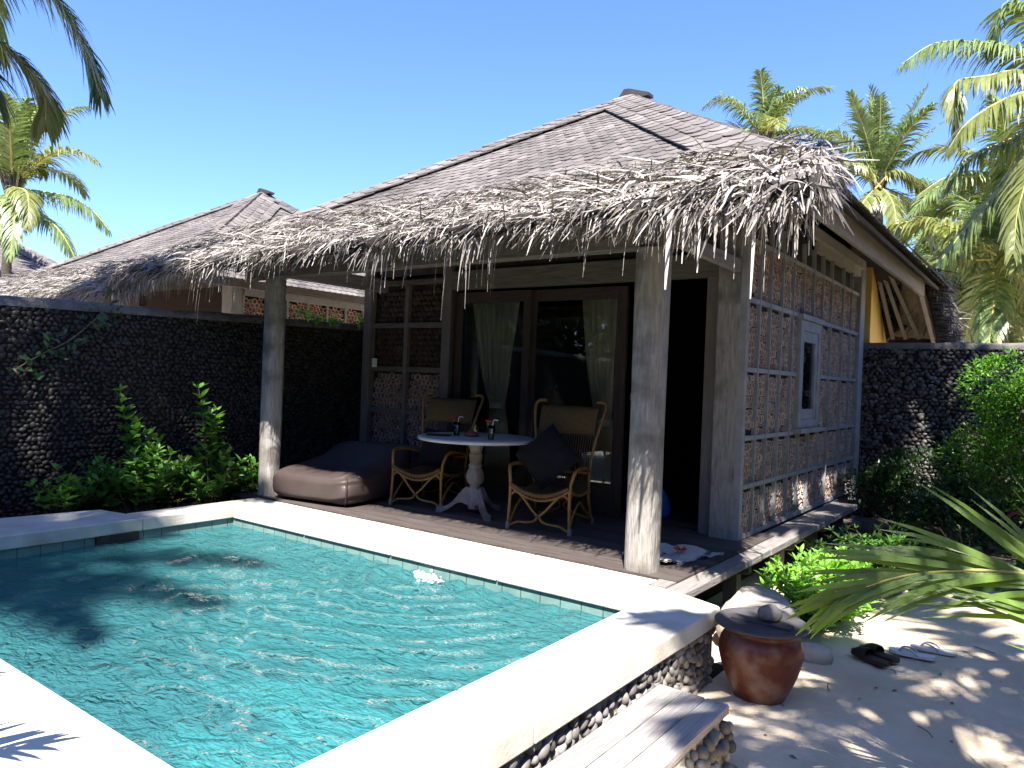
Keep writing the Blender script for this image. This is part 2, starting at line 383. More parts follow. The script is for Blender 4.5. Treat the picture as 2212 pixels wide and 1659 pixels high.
# ------------------------------------------------------------------ ground, pool
GZ = -.42
PX0, PX1, PY0, PY1 = -3.72, .275, -3.20, -.56     # pool inner edges
WZ = -.165
def ground():
    mb = MB(); xs = [-400, -4.0, .62, 400]; ys = [-400, -3.6, -.12, 500]
    for i in range(3):
        for j in range(3):
            if (i, j) == (1, 1): continue
            mb.poly([(xs[i], ys[j], GZ), (xs[i + 1], ys[j], GZ), (xs[i + 1], ys[j + 1], GZ), (xs[i], ys[j + 1], GZ)], 'sand')
    tag(mb.build('ground'), 'pale coral sand ground', None, kind='structure')
    # finely dimpled sand where the camera is close
    nx, ny = 150, 220
    X, Y = np.meshgrid(np.linspace(.66, 4.2, nx), np.linspace(-2.9, 4.6, ny))
    def sn(x, y): return .5 * np.sin(3.1 * x + 1.7 * y) + .35 * np.sin(5.3 * x - 4.1 * y + 1) + .3 * np.sin(9.7 * y + 2.2 * x + 2) + .2 * np.sin(14 * x + 11 * y)
    Z = GZ + .012 + .010 * sn(X, Y) + rng.normal(0, .0016, X.shape)
    e = np.minimum.reduce([X - .66, 4.2 - X, Y + 2.9, 4.6 - Y]); Z = np.where(e < .15, GZ + .004 + (Z - GZ - .004) * e / .15, Z)
    mb = MB(); mb.grid(np.stack([X, Y, Z], -1), 'sand'); tag(mb.build('sand'), 'trodden sand yard beside the pool', None, kind='structure')
    mb = MB()
    nx, ny = 40, 90
    X, Y = np.meshgrid(np.linspace(-4.9, -3.95, nx), np.linspace(-6, 4.5, ny))
    mb.grid(np.stack([X, Y, -.14 + .02 * sn(X * 2, Y * 2) + rng.normal(0, .006, X.shape)], -1), 'soil')
    mb.build('soil')['kind'] = 'structure'
    # dark soil strip along the right wall of the house and bed before the rear wall
    X, Y = np.meshgrid(np.linspace(.0, 6.0, 60), np.linspace(2.2, 5.9, 40))
    edge = 2.6 + .35 * np.sin(X * 2.1) + .2 * np.sin(X * 5) + np.clip(X - .9, 0, 1.6) * .75
    Z = GZ + np.clip((Y - edge) * .25, -.02, .07) + rng.normal(0, .004, X.shape)
    mb = MB(); mb.grid(np.stack([X, Y, Z], -1), 'soil'); o = mb.build('flower_bed'); tag(o, 'dark soil bed in front of the rear pebble wall', None, kind='structure')
ground()

def swimming_pool():
    p = thing('swimming_pool', 'plunge pool with white stone coping and turquoise water', 'pool')
    mb = MB(); zb = -1.25
    x0, x1, y0, y1 = PX0 - .02, PX1 + .02, PY0 - .02, PY1 + .02
    q = 0.
    mb.poly([(x0, y0, zb), (x1, y0, zb), (x1, y1, zb), (x0, y1, zb)], 'pool_floor')
    for a, b in (((x0, y0), (x1, y0)), ((x1, y0), (x1, y1)), ((x1, y1), (x0, y1)), ((x0, y1), (x0, y0))):
        mb.poly([(*a, zb), (*a, -.1), (*b, -.1), (*b, zb)], 'pool_tile')
    mb.build('basin', p)
    # coping slabs, 10 cm thick, bevelled, butted with fine joints
    t = .10
    def slab(pts, nm='coping'):
        mb = MB(); mb.prism([(x, y, -t) for x, y in pts], (0, 0, t), 'limestone')
        o = mb.build(nm, p); bv = o.modifiers.new('bevel', 'BEVEL'); bv.width = .008; bv.segments = 2; bv.limit_method = 'ANGLE'
        return o
    g = .004
    # far side, next to the porch
    xs = [PX0, -2.75, -1.76, -.78, PX1]
    for a, b in zip(xs[:-1], xs[1:]):
        slab([(a + g, PY1), (b - g, PY1), (b - g, -.112), (a + g, -.112)])
    # right side
    ys = [-4.1, -3.15, -2.2, -1.3, -.385]
    for a, b in zip(ys[:-1], ys[1:]):
        a_ = a + g; b_ = b - g
        slab([(PX1, a_), (.654, a_), (.654, b_), (PX1, b_)])
    slab([(PX1, -.385 + g), (.654, -.385 + g), (.40, -.29), (PX1, -.27)])
    # left side with its wider step
    slab([(-4.0, -1.36), (PX0, -1.36), (PX0, -.112), (-4.0, -.112)])
    slab([(-4.46, -2.4), (PX0, -2.4), (PX0, -1.36 - g), (-3.985, -1.36 - g), (-4.30, -1.42)])
    slab([(-4.46, -4.1), (PX0, -4.1), (PX0, -2.4 - g), (-4.46, -2.4 - g)])
    # near side
    xs = [PX0, -2.4, -1.1, PX1]
    for a, b in zip(xs[:-1], xs[1:]):
        slab([(a + g, -3.85), (b - g, -3.85), (b - g, PY0), (a + g, PY0)])
    # skimmer mouth under the left coping
    mb = MB(); mb.box((PX0 - .03, -1.72, -.175), (PX0 + .012, -1.40, -.098), 'black_plastic'); mb.box((PX0 + .010, -1.61, -.17), (PX0 + .016, -1.595, -.1), 'dark_metal'); mb.build('skimmer', p)
    # pebble clad outer side
    mb = MB(); mb.box((.30, -4.05, GZ - .3), (.61, -.40, -.1), 'mortar_pale')
    mb.box((.30, -.40, GZ - .3), (.58, -.29, -.1), 'mortar')
    pebbles(mb, (.612, -4.05, GZ - .03), (0, 1, 0), (0, 0, 1), (1, 0, 0), 3.64, .34, .058, 'pebble')
    mb.build('pebble_side', p)
    # water
    nx, ny = 240, 170
    X, Y = np.meshgrid(np.linspace(x0, x1, nx), np.linspace(y0, y1, ny))
    Z = np.zeros_like(X)
    r2 = np.random.default_rng(3)
    for k in range(46):
        lam = r2.uniform(.10, .9); th = r2.normal(.35, .75); ph = r2.uniform(0, 6.28); a = .0042 * lam * .75 * (1. if lam < .4 else .35)
        Z += a * np.sin(2 * np.pi / lam * (X * np.sin(th) + Y * np.cos(th)) + ph)
    jx, jy = -1.30, -.66
    rr = np.hypot(X - jx, Y - jy); Z += .014 * np.exp(-rr * 1.1) * np.sin(rr * 34)
    o = MB().grid(np.stack([X, Y, WZ + Z], -1), 'pool_water').build('water'); tag(o, 'rippled turquoise water', None, kind='structure')
    # bubbling inlet jet
    mb = MB(); n = 90
    c = np.stack([jx + r2.normal(0, .06, n), jy + r2.normal(0, .035, n), WZ + np.abs(r2.normal(0, .012, n))], 1)
    sc = r2.uniform(.004, .016, n); mb.inst(*ICO1, np.eye(3)[None] * sc[:, None, None], c, 'straw_white', .5, True)
    o = mb.build('foam'); tag(o, 'patch of white foam where an inlet bubbles at the pool edge', 'foam', kind='stuff')
swimming_pool()

# ------------------------------------------------------------------ boundary walls of river pebbles
def boundary(name, label, p, q, z0, z1a, z1b, nx, size, mat, thick=.18):
    p = np.array([*p, 0.]); q = np.array([*q, 0.]); d = q - p; Ln = np.linalg.norm(d); ux = d / Ln; nx = np.array([*nx, 0.])
    t = thing(name, label, 'wall', (p + q) / 2 + np.array([0, 0, z0]))
    off = (p + q) / 2 + np.array([0, 0, z0]); mb = MB()
    P = [p + [0, 0, z0], q + [0, 0, z0], q + [0, 0, z1b], p + [0, 0, z1a]]
    mb.prism(np.array(P) - off, -nx * thick, 'mortar')
    pebbles(mb, p + [0, 0, z0] - off, ux, (0, 0, 1), nx, Ln, max(z1a, z1b) - z0, size, mat, keep=lambda A, B: B < (z1a + (z1b - z1a) * A / Ln) - z0 - size * .3)
    mb.build('pebble_face', t)
    mb = MB(); k = 40; ys = np.linspace(0, 1, k); hz = rng.normal(0, .006, k)
    rows = []
    for s_, h in zip(ys, hz):
        b = p + d * s_ + [0, 0, z1a + (z1b - z1a) * s_] - off
        rows.append([b + nx * .025 + [0, 0, -.05], b + nx * .03 + [0, 0, .0 + h], b + nx * .0 + [0, 0, .03 + h], b - nx * thick + [0, 0, .03 + h], b - nx * (thick + .02) + [0, 0, -.05]])
    mb.grid(rows, 'capping'); mb.build('capping', t)
    return t
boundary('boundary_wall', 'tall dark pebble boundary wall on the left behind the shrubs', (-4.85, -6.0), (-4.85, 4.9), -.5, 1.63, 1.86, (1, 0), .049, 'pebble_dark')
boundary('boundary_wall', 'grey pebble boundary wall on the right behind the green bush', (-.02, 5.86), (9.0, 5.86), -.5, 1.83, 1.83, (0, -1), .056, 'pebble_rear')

# ------------------------------------------------------------------ the bungalow
PK = np.array([-2.05, 3.4, 4.57]); HALF = (2.95, 3.2); EZ = 2.58
TILE = (np.array([(-.5, 0, 0), (-.5, -.78, 0), (-.24, -1, 0), (.24, -1, 0), (.5, -.78, 0), (.5, 0, 0)]))
def shingle_tpl():
    n = 6; V = np.concatenate([TILE + [0, 0, .5], TILE - [0, 0, .5]])
    F4 = np.array([[0, 1, 4, 5], [1, 2, 3, 4]] + [[i, i + 6, i + 7, i + 1] for i in range(5)]); return V, F4
SHV, SHF = shingle_tpl()
def roof_geometry(c, half, zp, ze):
    """a square hipped roof of shingles: returns covering and ridge meshes"""
    cov = MB(); caps = MB(); c = np.asarray(c, float)
    apex = np.array([c[0], c[1], zp]); dz = zp - ze
    HX, HY = half
    for k in range(4):
        run, half = (HY, HX) if k % 2 == 0 else (HX, HY); sl = math.hypot(run, dz)
        out = np.array([[0, -1, 0], [1, 0, 0], [0, 1, 0], [-1, 0, 0]][k], float)
        u = np.array([-out[1], out[0], 0.])
        v = (out * run + np.array([0, 0, -dz])) / sl; n = np.cross(u, v); n = n if n[2] > 0 else -n
        eL, eR = apex + v * sl - u * half, apex + v * sl + u * half
        cov.prism([apex - n * .03, eL - n * .03, eR - n * .03], -n * .03, 'shingle_base')
        expo = .125; w = .118; rows = int(sl / expo); T = []; 
        for r in range(rows + 1):
            s = min((r) * expo, sl - .17); hw = (s + .06) / sl * half
            xs = np.arange(-hw + (.5 * w if r % 2 else 0), hw, w)
            T.append(np.stack([xs, np.full(len(xs), s)], 1))
        T = np.concatenate(T); m_ = len(T)
        su = T[:, 0] + rng.normal(0, .003, m_); sv = T[:, 1] + rng.normal(0, .005, m_)
        Ln = .205
        tilt = .055 + rng.normal(0, .010, m_)
        ax = np.repeat(u[None], m_, 0); dn = nrm(v[None] + n[None] * tilt[:, None]); nn = nrm(np.cross(ax, -dn)); nn = np.where(nn[:, 2:3] < 0, -nn, nn)
        roll = rng.normal(0, .012, m_)[:, None]; ax = nrm(ax + nn * roll)
        Rm = np.stack([ax * (w * .97), -dn * Ln, nn * .009], 2)
        P = apex + su[:, None] * u + (sv)[:, None] * v + n * .012
        cov.inst(SHV, SHF, Rm, P, 'shingle', np.clip(rng.normal(.5, .22, m_), 0, 1))
        # hip bands: two columns of big shingles on each side of each hip
        for sg in (-1, 1):
            hip = (eR if sg > 0 else eL) - apex; hl = np.linalg.norm(hip); h = hip / hl
            pin = -np.cross(n, h) * 1.0; pin = pin if pin @ (-u * sg) > 0 else -pin
            hv, pv = float(h @ v), float(pin @ v)
            caps.prism([apex + n * .02, apex + hip + n * .02, apex + hip - h * (.43 * pv / hv) + pin * .43 + n * .02, apex + h * .35 + pin * .30 + n * .02], n * .014, 'shingle_base')
            cw = .138; ex = .150; T = []
            for r in range(int(hl / ex) + 2):
                for cx in range(3): T.append((r * ex + (.075 if cx % 2 else 0) + cx * .05, cw * (.52 + cx)))
            T = np.array(T); T = T[(T[:, 1] < T[:, 0] * .8 + .12) & (T[:, 0] * hv + T[:, 1] * pv + .10 < sl)]; m_ = len(T)
            dn = nrm(h + n * (.05 + rng.normal(0, .008, m_))[:, None]); axx = np.repeat(pin[None], m_, 0); nn = nrm(np.cross(axx, dn)); nn = np.where(nn @ n < 0, -1, 1)[:, None] * nn
            Rm = np.stack([axx * cw * .97, -dn * .25, nn * .011], 2)
            P = apex + T[:, :1] * h + T[:, 1:] * pin + n * .048 + rng.normal(0, .002, (m_, 3))
            caps.inst(SHV, SHF, Rm, P, 'shingle', np.clip(rng.normal(.6, .2, m_), 0, 1))
    pk = MB(); pr = [(-.13, .0), (-.06, .085), (.01, .078), (.26, -.01), (.26, -.045), (-.10, -.04)]
    pk.prism([apex + [x_, -.065, z_ + .02] for x_, z_ in pr], (0, .13, 0), 'cap_gap_dark')
    return cov, caps, pk

def blades(mb, P, D, Nn, L_, w, bend, mat, tint, segs=3, twist=None):
    """strips starting at P going along D, bending by gravity; vectorised. Nn = face normals"""
    n = len(P); D = nrm(D); pts = [P]; d = D.copy()
    for k in range(segs):
        d = nrm(d + np.array([0, 0, -1.]) * bend[:, None] / segs)
        pts.append(pts[-1] + d * (L_ / segs)[:, None])
    W = nrm(np.cross(D, Nn))
    if twist is not None: W = nrm(W + Nn * twist[:, None])
    prof = np.array([.7, 1., .85, .25])[:segs + 1] if segs == 3 else np.linspace(1, .15, segs + 1) ** .7
    V = []
    for k in range(segs + 1):
        V.append(pts[k] - W * (w * prof[k])[:, None] / 2); V.append(pts[k] + W * (w * prof[k])[:, None] / 2)
    V = np.stack(V, 1)
    F = np.array([[2 * k, 2 * k + 1, 2 * k + 3, 2 * k + 2] for k in range(segs)])
    F = (F[None] + (np.arange(n) * (2 * segs + 2))[:, None, None]).reshape(-1, 4)
    mb.add(V.reshape(-1, 3), F, mat, np.repeat(tint, segs))

def thatch_geometry(tl, tr, bl, br, seed=1, rag=0.):
    """thatched awning between top edge tl-tr and lip bl-br: base + courses of leaf strips; returns (slope, fringe)"""
    r = np.random.default_rng(seed)
    tl, tr, bl, br = [np.asarray(a, float) for a in (tl, tr, bl, br)]
    def S_(u, v): return ((1 - u)[:, None] * tl + u[:, None] * tr) * (1 - v)[:, None] + ((1 - u)[:, None] * bl + u[:, None] * br) * v[:, None]
    U = nrm(br - bl); Dn = nrm((bl + br) / 2 - (tl + tr) / 2); Nn = np.cross(U, Dn); Nn = Nn if Nn[2] > 0 else -Nn
    W = np.linalg.norm(br - bl)
    mb = MB()
    mb.prism([tl, tr, br, bl], -Nn * .02, 'thatch_base')
    # lumpy courses
    edges = [(.0, .30), (.20, .58), (.50, 1.0)]
    for ci, (v0, v1) in enumerate(edges):
        a = np.linspace(0, 1, 90); ph = r.uniform(0, 6)
        rows = []
        for k, (vv, hh) in enumerate(((v0, .0), (v0 + .02, .03), ((v0 + v1) / 2, .05), (v1 - .03, .065), (v1, .05), (v1, .0))):
            rows.append(S_(a, np.full(90, vv)) + Nn * hh + Nn * (.012 * np.sin(a * 60 + ph + k) + r.normal(0, .007, 90))[:, None] + Dn * (.03 * np.sin(a * 43 + ph) + r.normal(0, .012, 90))[:, None] * (k > 2))
        mb.grid(rows, 'thatch_base')
        n = int(W * (950, 1100, 1400)[ci])
        u = r.random(n); v = v0 - .03 + (v1 - v0 + .02) * r.random(n) ** .8
        cl = .5 + .5 * np.sin(u * 71 + v * 19 + ph) * np.sin(u * 37 - v * 31 + 2 * ph); lift = .02 + .10 * r.random(n) * (.35 + cl) + .02 * np.sin(u * 60 + ph)
        P = S_(u, v) + Nn * lift[:, None]
        # strips lie mostly sideways-down, as leaf plaits do
        sgn = np.where(r.random(n) < .74, 1., -1.)
        ang = np.clip(r.normal(.75, .5, n), -.3, 1.5)
        D = Dn * np.cos(ang)[:, None] + U * (-sgn * np.sin(ang))[:, None] + Nn * (r.normal(.12, .30, n))[:, None]
        L_ = r.uniform(.06, .26, n) * (1 + .5 * (u > .75)); w = r.uniform(.003, .012, n) * (1 + .7 * u ** 3)
        blades(mb, P, D, nrm(Nn + r.normal(0, .55, (n, 3))), L_, w, r.uniform(.1, 1.3, n), 'thatch', np.clip(r.beta(1.3, 1.5, n) * (.75, .9, 1.)[ci], 0, 1), 3, r.normal(0, .6, n))
    fr = MB()
    def fringe(n, lmin, lmax, wmin, wmax, bmin, bmax, side=.25, clump=True):
        u = r.random(n)
        if clump: u = np.clip(np.round(u * W * 9) / (W * 9) + r.normal(0, .006, n), 0, 1)
        v = .97 - .16 * r.random(n)
        P = S_(u, v) + Nn * (.01 + .09 * r.random(n))[:, None]
        ls = lmin + (lmax - lmin) * r.random(n) ** 1.8
        cl = .6 + .55 * np.sin(u * 29 + seed) * np.sin(u * 13 + 2 * seed); ls = ls * np.clip(cl + .35, .45, 1.3) * (.78 + .22 * u)
        D = Dn * .8 + U * r.normal(-.15, side * 1.7, n)[:, None] + np.array([0, 0, -1.]) * r.uniform(.1, 1.3, n)[:, None]
        blades(fr, P, D, nrm(-np.cross(U, [0, 0, 1.]) * 1. + Nn * .6 + r.normal(0, .25, (n, 3))) , ls, r.uniform(wmin, wmax, n) * (1 + .9 * u ** 3), r.uniform(bmin, bmax, n), 'thatch', np.clip(r.beta(1.9, 1.3, n), 0, 1), 4, r.normal(0, .7, n))
    fringe(int(W * 330), .08, .26, .004, .013, 1.0, 2.4)
    fringe(int(W * 40), .16, .42, .004, .012, 1.8, 4.5, .35)
    fringe(int(W * 12), .25, .58, .003, .006, 2.2, 6.0, .6, False)
    return mb, fr, (S_, U, Dn, Nn, r)

def side_fringe(fr, p, q, outv, n, r, lmin=.12, lmax=.5):
    """strands along an edge p-q hanging outwards along outv"""
    p, q, outv = np.asarray(p, float), np.asarray(q, float), np.asarray(outv, float)
    s = r.random(n); P = p + (q - p) * s[:, None] + np.array([0, 0, 1.]) * (.02 + .09 * r.random(n))[:, None]
    D = outv + r.normal(0, .45, (n, 3)); D[:, 2] -= r.uniform(0, .8, n)
    blades(fr, P, D, nrm(outv + r.normal(0, .3, (n, 3))), lmin + (lmax - lmin) * r.random(n) ** 1.7, r.uniform(.004, .014, n), r.uniform(.5, 2.6, n), 'thatch', np.clip(r.beta(1.6, 1.4, n), 0, 1), 4, r.normal(0, .6, n))

def bamboo_panel(mb, o, ux, uz, nx, w, h, size=.062, seed=0):
    """sawn bamboo ends packed in a panel: rim ring + core disc"""
    r = np.random.default_rng(seed); o, ux, uz, nx = [np.asarray(a, float) for a in (o, ux, uz, nx)]
    dx, dz = size * .93, size * .82
    a = np.arange(size * .4, w - size * .2, dx); b = np.arange(size * .4, h - size * .2, dz)
    A, B = np.meshgrid(a, b); A = A + (np.arange(len(b)) % 2)[:, None] * dx * .5
    A = A.ravel() + r.normal(0, .10, A.size) * dx; B = B.ravel() + r.normal(0, .10, B.size) * dz
    k = (A > size * .3) & (A < w - size * .3) & (B > size * .3) & (B < h - size * .3); A, B = A[k], B[k]; n = len(A)
    th = np.arange(10) * 2 * np.pi / 10; c, s = np.cos(th), np.sin(th); z = np.zeros(10)
    V = np.concatenate([np.stack([c, s, z - .6], 1), np.stack([c, s, z], 1), np.stack([c * .84, s * .84, z], 1), np.stack([c * .80, s * .80, z - .22], 1)])
    i = np.arange(10); j = (i + 1) % 10
    F1 = np.concatenate([np.stack([i, j, j + 10, i + 10], 1), np.stack([i + 10, j + 10, j + 20, i + 20], 1), np.stack([i + 20, j + 20, j + 30, i + 30], 1)])
    rad = size * .5 * r.uniform(.72, 1.12, n); asp = r.uniform(.82, 1.1, n)
    Rm = np.stack([ux[None] * rad[:, None], uz[None] * (rad * asp)[:, None], np.repeat(nx[None], n, 0) * (rad)[:, None]], 2)
    T = o + A[:, None] * ux + B[:, None] * uz + nx * (.012 + r.uniform(0, .010, n))[:, None]
    t = r.random(n); mb.inst(V, F1, Rm, T, 'bamboo_rim', t)
    Vc = np.concatenate([np.stack([c * .80, s * .80, z - .22], 1), [[0, 0, -.22]]]); Fc = np.stack([i, j, np.full(10, 10)], 1)
    mb.inst(Vc, Fc, Rm, T, 'bamboo_core', r.random(n))

def dome_panel(mb, o, ux, uz, nx, w, h, size=.075, seed=0):
    r = np.random.default_rng(seed); o, ux, uz, nx = [np.asarray(a, float) for a in (o, ux, uz, nx)]
    a = np.arange(size * .5, w - size * .3, size * .9); b = np.arange(size * .5, h - size * .3, size * .8)
    A, B = np.meshgrid(a, b); A = A + (np.arange(len(b)) % 2)[:, None] * size * .45
    k = (A < w - size * .3); A, B = A[k], B[k]; n = len(A)
    rad = size * .5 * r.uniform(.85, 1.1, n)
    Rm = np.stack([ux[None] * rad[:, None], uz[None] * rad[:, None], nx[None] * (rad * .75)[:, None]], 2)
    mb.inst(*ICO2, Rm, o + A[:, None] * ux + B[:, None] * uz + r.normal(0, .003, (n, 3)), 'coconut', r.random(n), True)

XL, XR, YF, YB = -4.32, .10, 1.50, 5.45    # house walls
TH = dict(tl=(-4.90, .36, 2.685), tr=(.90, .34, 2.675), bl=(-5.38, -.86, 2.06), br=(1.22, -.84, 2.135))
def bungalow():
    h = thing('bungalow', 'large thatched bungalow with open porch beside the pool', 'house', (0, 0, 0))
    # ---- roof
    cov, caps, pk = roof_geometry((PK[0], PK[1]), HALF, PK[2], EZ)
    roof = cov.build('roof', h); caps.build('hip_shingles', roof); pk.build('ridge_cap', roof)
    # ---- thatched awning
    th, fr, (S_, U, Dn, Nn, r) = thatch_geometry(seed=4, **TH)
    tl, tr, bl, br = [np.array(TH[k]) for k in ('tl', 'tr', 'bl', 'br')]
    # bulky right corner that folds round the gable
    n = 1500; u = 1 - .10 * r.random(n) ** 1.4; v = r.random(n)
    P = S_(u, v) + Nn * (.0 + .06 * r.random(n))[:, None]
    ang = r.normal(.2, .7, n); D = Dn * np.cos(ang)[:, None] + U * np.sin(ang)[:, None] + Nn * r.normal(.05, .15, n)[:, None]
    blades(th, P, D, nrm(Nn + r.normal(0, .4, (n, 3))), r.uniform(.10, .30, n), r.uniform(.005, .018, n), r.uniform(.3, 1.6, n), 'thatch', r.beta(1.4, 1.5, n), 3, r.normal(0, .5, n))
    side_fringe(fr, tr * .35 + br * .65, br, (.30, -.25, -.8), 300, r, .08, .26)
    side_fringe(fr, tr, br, (.5, -.2, -.5), 520, r, .06, .20)
    side_fringe(fr, (.3, -.86, 2.10), br, (.05, -.25, -.9), 170, r, .12, .36)
    side_fringe(fr, (.92, .2, 2.62), (.90, 1.0, 2.64), (.6, -.1, -.25), 420, r, .06, .24)
    side_fringe(fr, tl, bl, (-.7, -.3, -.2), 900, r, .12, .5)
    a = th.build('thatch_awning', h); fr.build('thatch_fringe', a)
    # a few broad hanging leaves at the right corner
    mb = MB(); q = np.array([[.50, -.90, 2.12], [.58, -.90, 2.11], [.66, -.89, 2.12], [.80, -.89, 2.1], [.93, -.88, 2.12], [.74, -.89, 2.1], [1.05, -.87, 2.11]])
    n = len(q); blades(mb, q, np.tile([0.03, -.15, -1.], (n, 1)), np.tile([.2, -1., .2], (n, 1)), np.array([.42, .28, .34, .26, .48, .22, .28]), np.array([.034, .016, .02, .018, .022, .02, .018]), np.full(n, .3), 'thatch', np.array([1, .9, .95, .8, .9, .95, .8]), 4, r.normal(0, .3, n))
    mb.build('hanging_leaf', a)
    # ---- porch frame
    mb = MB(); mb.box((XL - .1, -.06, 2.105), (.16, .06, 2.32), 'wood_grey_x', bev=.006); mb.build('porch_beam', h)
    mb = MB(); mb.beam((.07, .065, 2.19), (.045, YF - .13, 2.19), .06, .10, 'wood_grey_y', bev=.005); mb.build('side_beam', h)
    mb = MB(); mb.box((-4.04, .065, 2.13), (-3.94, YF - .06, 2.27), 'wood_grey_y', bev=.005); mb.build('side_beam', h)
    for x in np.linspace(-4.9, .75, 9):
        mb = MB(); mb.beam((x, -.76, 2.06), (x, .34, 2.57), .05, .06, 'wood_brown', up=(0, 0, 1)); mb.build('porch_rafter', h)
    def post(x, y, rad, seed):
        r2 = np.random.default_rng(seed); mb = MB(); k = 26; zs = np.linspace(-.02, 2.105, k); n = 20; a = np.arange(n) * 2 * np.pi / n
        rows = []
        fl = 1 + r2.normal(0, .012, n)
        for z in zs:
            rr = rad * fl * (1 + .02 * np.sin(z * 3 + seed)) * (1 + r2.normal(0, .004, n))
            # rounded square section
            sq = (np.abs(np.cos(a)) ** 3.2 + np.abs(np.sin(a)) ** 3.2) ** (-1 / 3.2)
            rows.append(np.stack([x + rr * sq * np.cos(a) * .98, y + rr * sq * np.sin(a), np.full(n, z)], 1))
        P = np.array(rows); P = np.concatenate([P, P[:, :1]], 1); mb.grid(P, 'post_wood'); return mb.build('post', h)
    post(-.03, .02, .105, 2); post(-4.02, .02, .088, 5)
    # ---- deck
    d = MB(); bw = .14; y = -.105; k = 0
    while y < YF + .3:
        d.box((XL - .45, y + .003, -.035), (.27, y + bw - .003, .012 + rng.normal(0, .001)), 'deck_wood', rng.random()); y += bw; k += 1
    d.box((XL - .45, -.10, -.2), (.2, YF + .3, -.037), 'wood_brown'); d.build('deck', h)
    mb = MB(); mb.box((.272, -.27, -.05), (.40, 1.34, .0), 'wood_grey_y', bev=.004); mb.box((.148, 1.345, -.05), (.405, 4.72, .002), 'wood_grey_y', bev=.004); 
    mb.box((.16, -.27, -.05), (.27, -.112, .008), 'wood_grey_y'); mb.build('ledge', h)
    for yy in (-.1, 1.0, 2.1, 3.2, 4.3):
        mb = MB(); mb.beam((.06, yy, -.12), (.36, yy, -.09), .07, .09, 'wood_grey_x', bev=.01); mb.beam((.20, yy + .08, -.45), (.20, yy + .08, -.13), .10, .10, 'wood_grey', up=(0, 1, 0)); mb.build('ledge_bracket', h)
    mb = MB(); mb.box((XL, .0, GZ - .1), (.0, YB, -.21), 'mortar'); mb.build('plinth', h)
    # ---- front wall: coconut shell panels
    pf = MB(); pf.box((XL + .03, YF + .03, .0), (-3.08, YF + .06, 2.3), 'panel_dark')
    zs = [.03, .43, .82, 1.285, 1.77, 2.24]; xs = [-4.22, -3.69, -3.15]
    for i in range(2):
        for j in range(5):
            o = (xs[i] + .03, YF + .028, zs[j] + .03); w = xs[i + 1] - xs[i] - .06; hh = zs[j + 1] - zs[j] - .06
            if j >= 3: dome_panel(pf, o, (1, 0, 0), (0, 0, 1), (0, -1, 0), w, hh, .074, i * 7 + j)
            else: bamboo_panel(pf, o, (1, 0, 0), (0, 0, 1), (0, -1, 0), w, hh, .066, i * 7 + j)
    fw = pf.build('shell_panel', h)
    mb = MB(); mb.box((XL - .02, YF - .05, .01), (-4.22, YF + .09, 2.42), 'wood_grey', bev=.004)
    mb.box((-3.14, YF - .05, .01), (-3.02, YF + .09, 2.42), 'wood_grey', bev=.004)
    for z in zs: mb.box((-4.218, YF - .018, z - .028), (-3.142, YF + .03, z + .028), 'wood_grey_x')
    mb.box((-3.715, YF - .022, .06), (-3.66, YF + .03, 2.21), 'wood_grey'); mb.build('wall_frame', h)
    mb = MB(); mb.box((-4.20, YF - .03, 1.30), (-4.12, YF - .019, 1.40), 'plastic_white', bev=.004); mb.box((-4.175, YF - .036, 1.33), (-4.145, YF - .029, 1.37), 'plastic_white'); mb.build('light_switch', h)
    # header beam, upper wall
    mb = MB(); mb.box((-3.02, YF - .06, 2.13), (-.10, YF + .06, 2.32), 'wood_grey_x', bev=.004); mb.build('lintel', h)
    mb = MB(); mb.box((XL, YF + .0, 2.44), (XR, YF + .05, 3.3), 'wood_brown_x'); mb.box((XL, YF + .02, 2.32), (XR, YF + .05, 2.44), 'cap_gap_dark'); mb.build('upper_wall', h)  # dark strip over the lintel stands in for a shaded gap
    # ---- sliding glass doors
    def leaf(x0, x1, y, st=.085, nm='sliding_door', z1=2.10):
        mb = MB(); b = .012
        mb.box((x0, y, .02), (x0 + st, y + .045, z1), 'wood_brown', bev=.004); mb.box((x1 - st, y, .02), (x1, y + .045, z1), 'wood_brown', bev=.004)
        mb.box((x0 + st, y + .002, z1 - .11), (x1 - st, y + .043, z1), 'wood_brown_x'); mb.box((x0 + st, y + .002, .02), (x1 - st, y + .043, .30), 'wood_brown_x')
        o = mb.build(nm, h)
        g = MB(); g.box((x0 + st, y + .018, .30), (x1 - st, y + .024, z1 - .11), 'glass'); g.build('pane', o); return o
    leaf(-2.98, -2.04, YF + .0); leaf(-2.10, -1.02, YF + .052, .10)
    mb = MB(); mb.box((-3.02, YF - .04, .01), (-2.985, YF + .1, 2.13), 'wood_brown'); mb.box((-.235, YF - .05, .01), (-.135, YF + .1, 2.13), 'wood_grey', bev=.004); mb.box((-3.0, YF, .0), (-.2, YF + .12, .018), 'wood_brown_x'); mb.build('door_frame', h)
    mb = MB(); mb.box((-.118, YF - .115, -.02), (XR - .022, YF - .01, 2.70), 'post_wood', bev=.008); mb.build('corner_post', h)
    # ---- right wall: bamboo-end panels with battens
    rw = MB(); rw.box((XR - .06, YF - .075, -.02), (XR, YB, 2.40), 'panel_dark')
    rails = [.035, .43, .82, 1.37, 1.93, 2.405]
    vs = [1.44, 1.68, 1.96, 2.28, 2.62, 2.95, 3.30, 3.65, 4.02, 4.54, 4.95, 5.30]
    for j in range(5):
        for i in range(len(vs) - 1):
            bamboo_panel(rw, (XR + .002, vs[i] + .012, rails[j] + .018), (0, 1, 0), (0, 0, 1), (1, 0, 0), vs[i + 1] - vs[i] - .024, rails[j + 1] - rails[j] - .036, .066, i * 9 + j)
    rw.build('bamboo_wall', h)
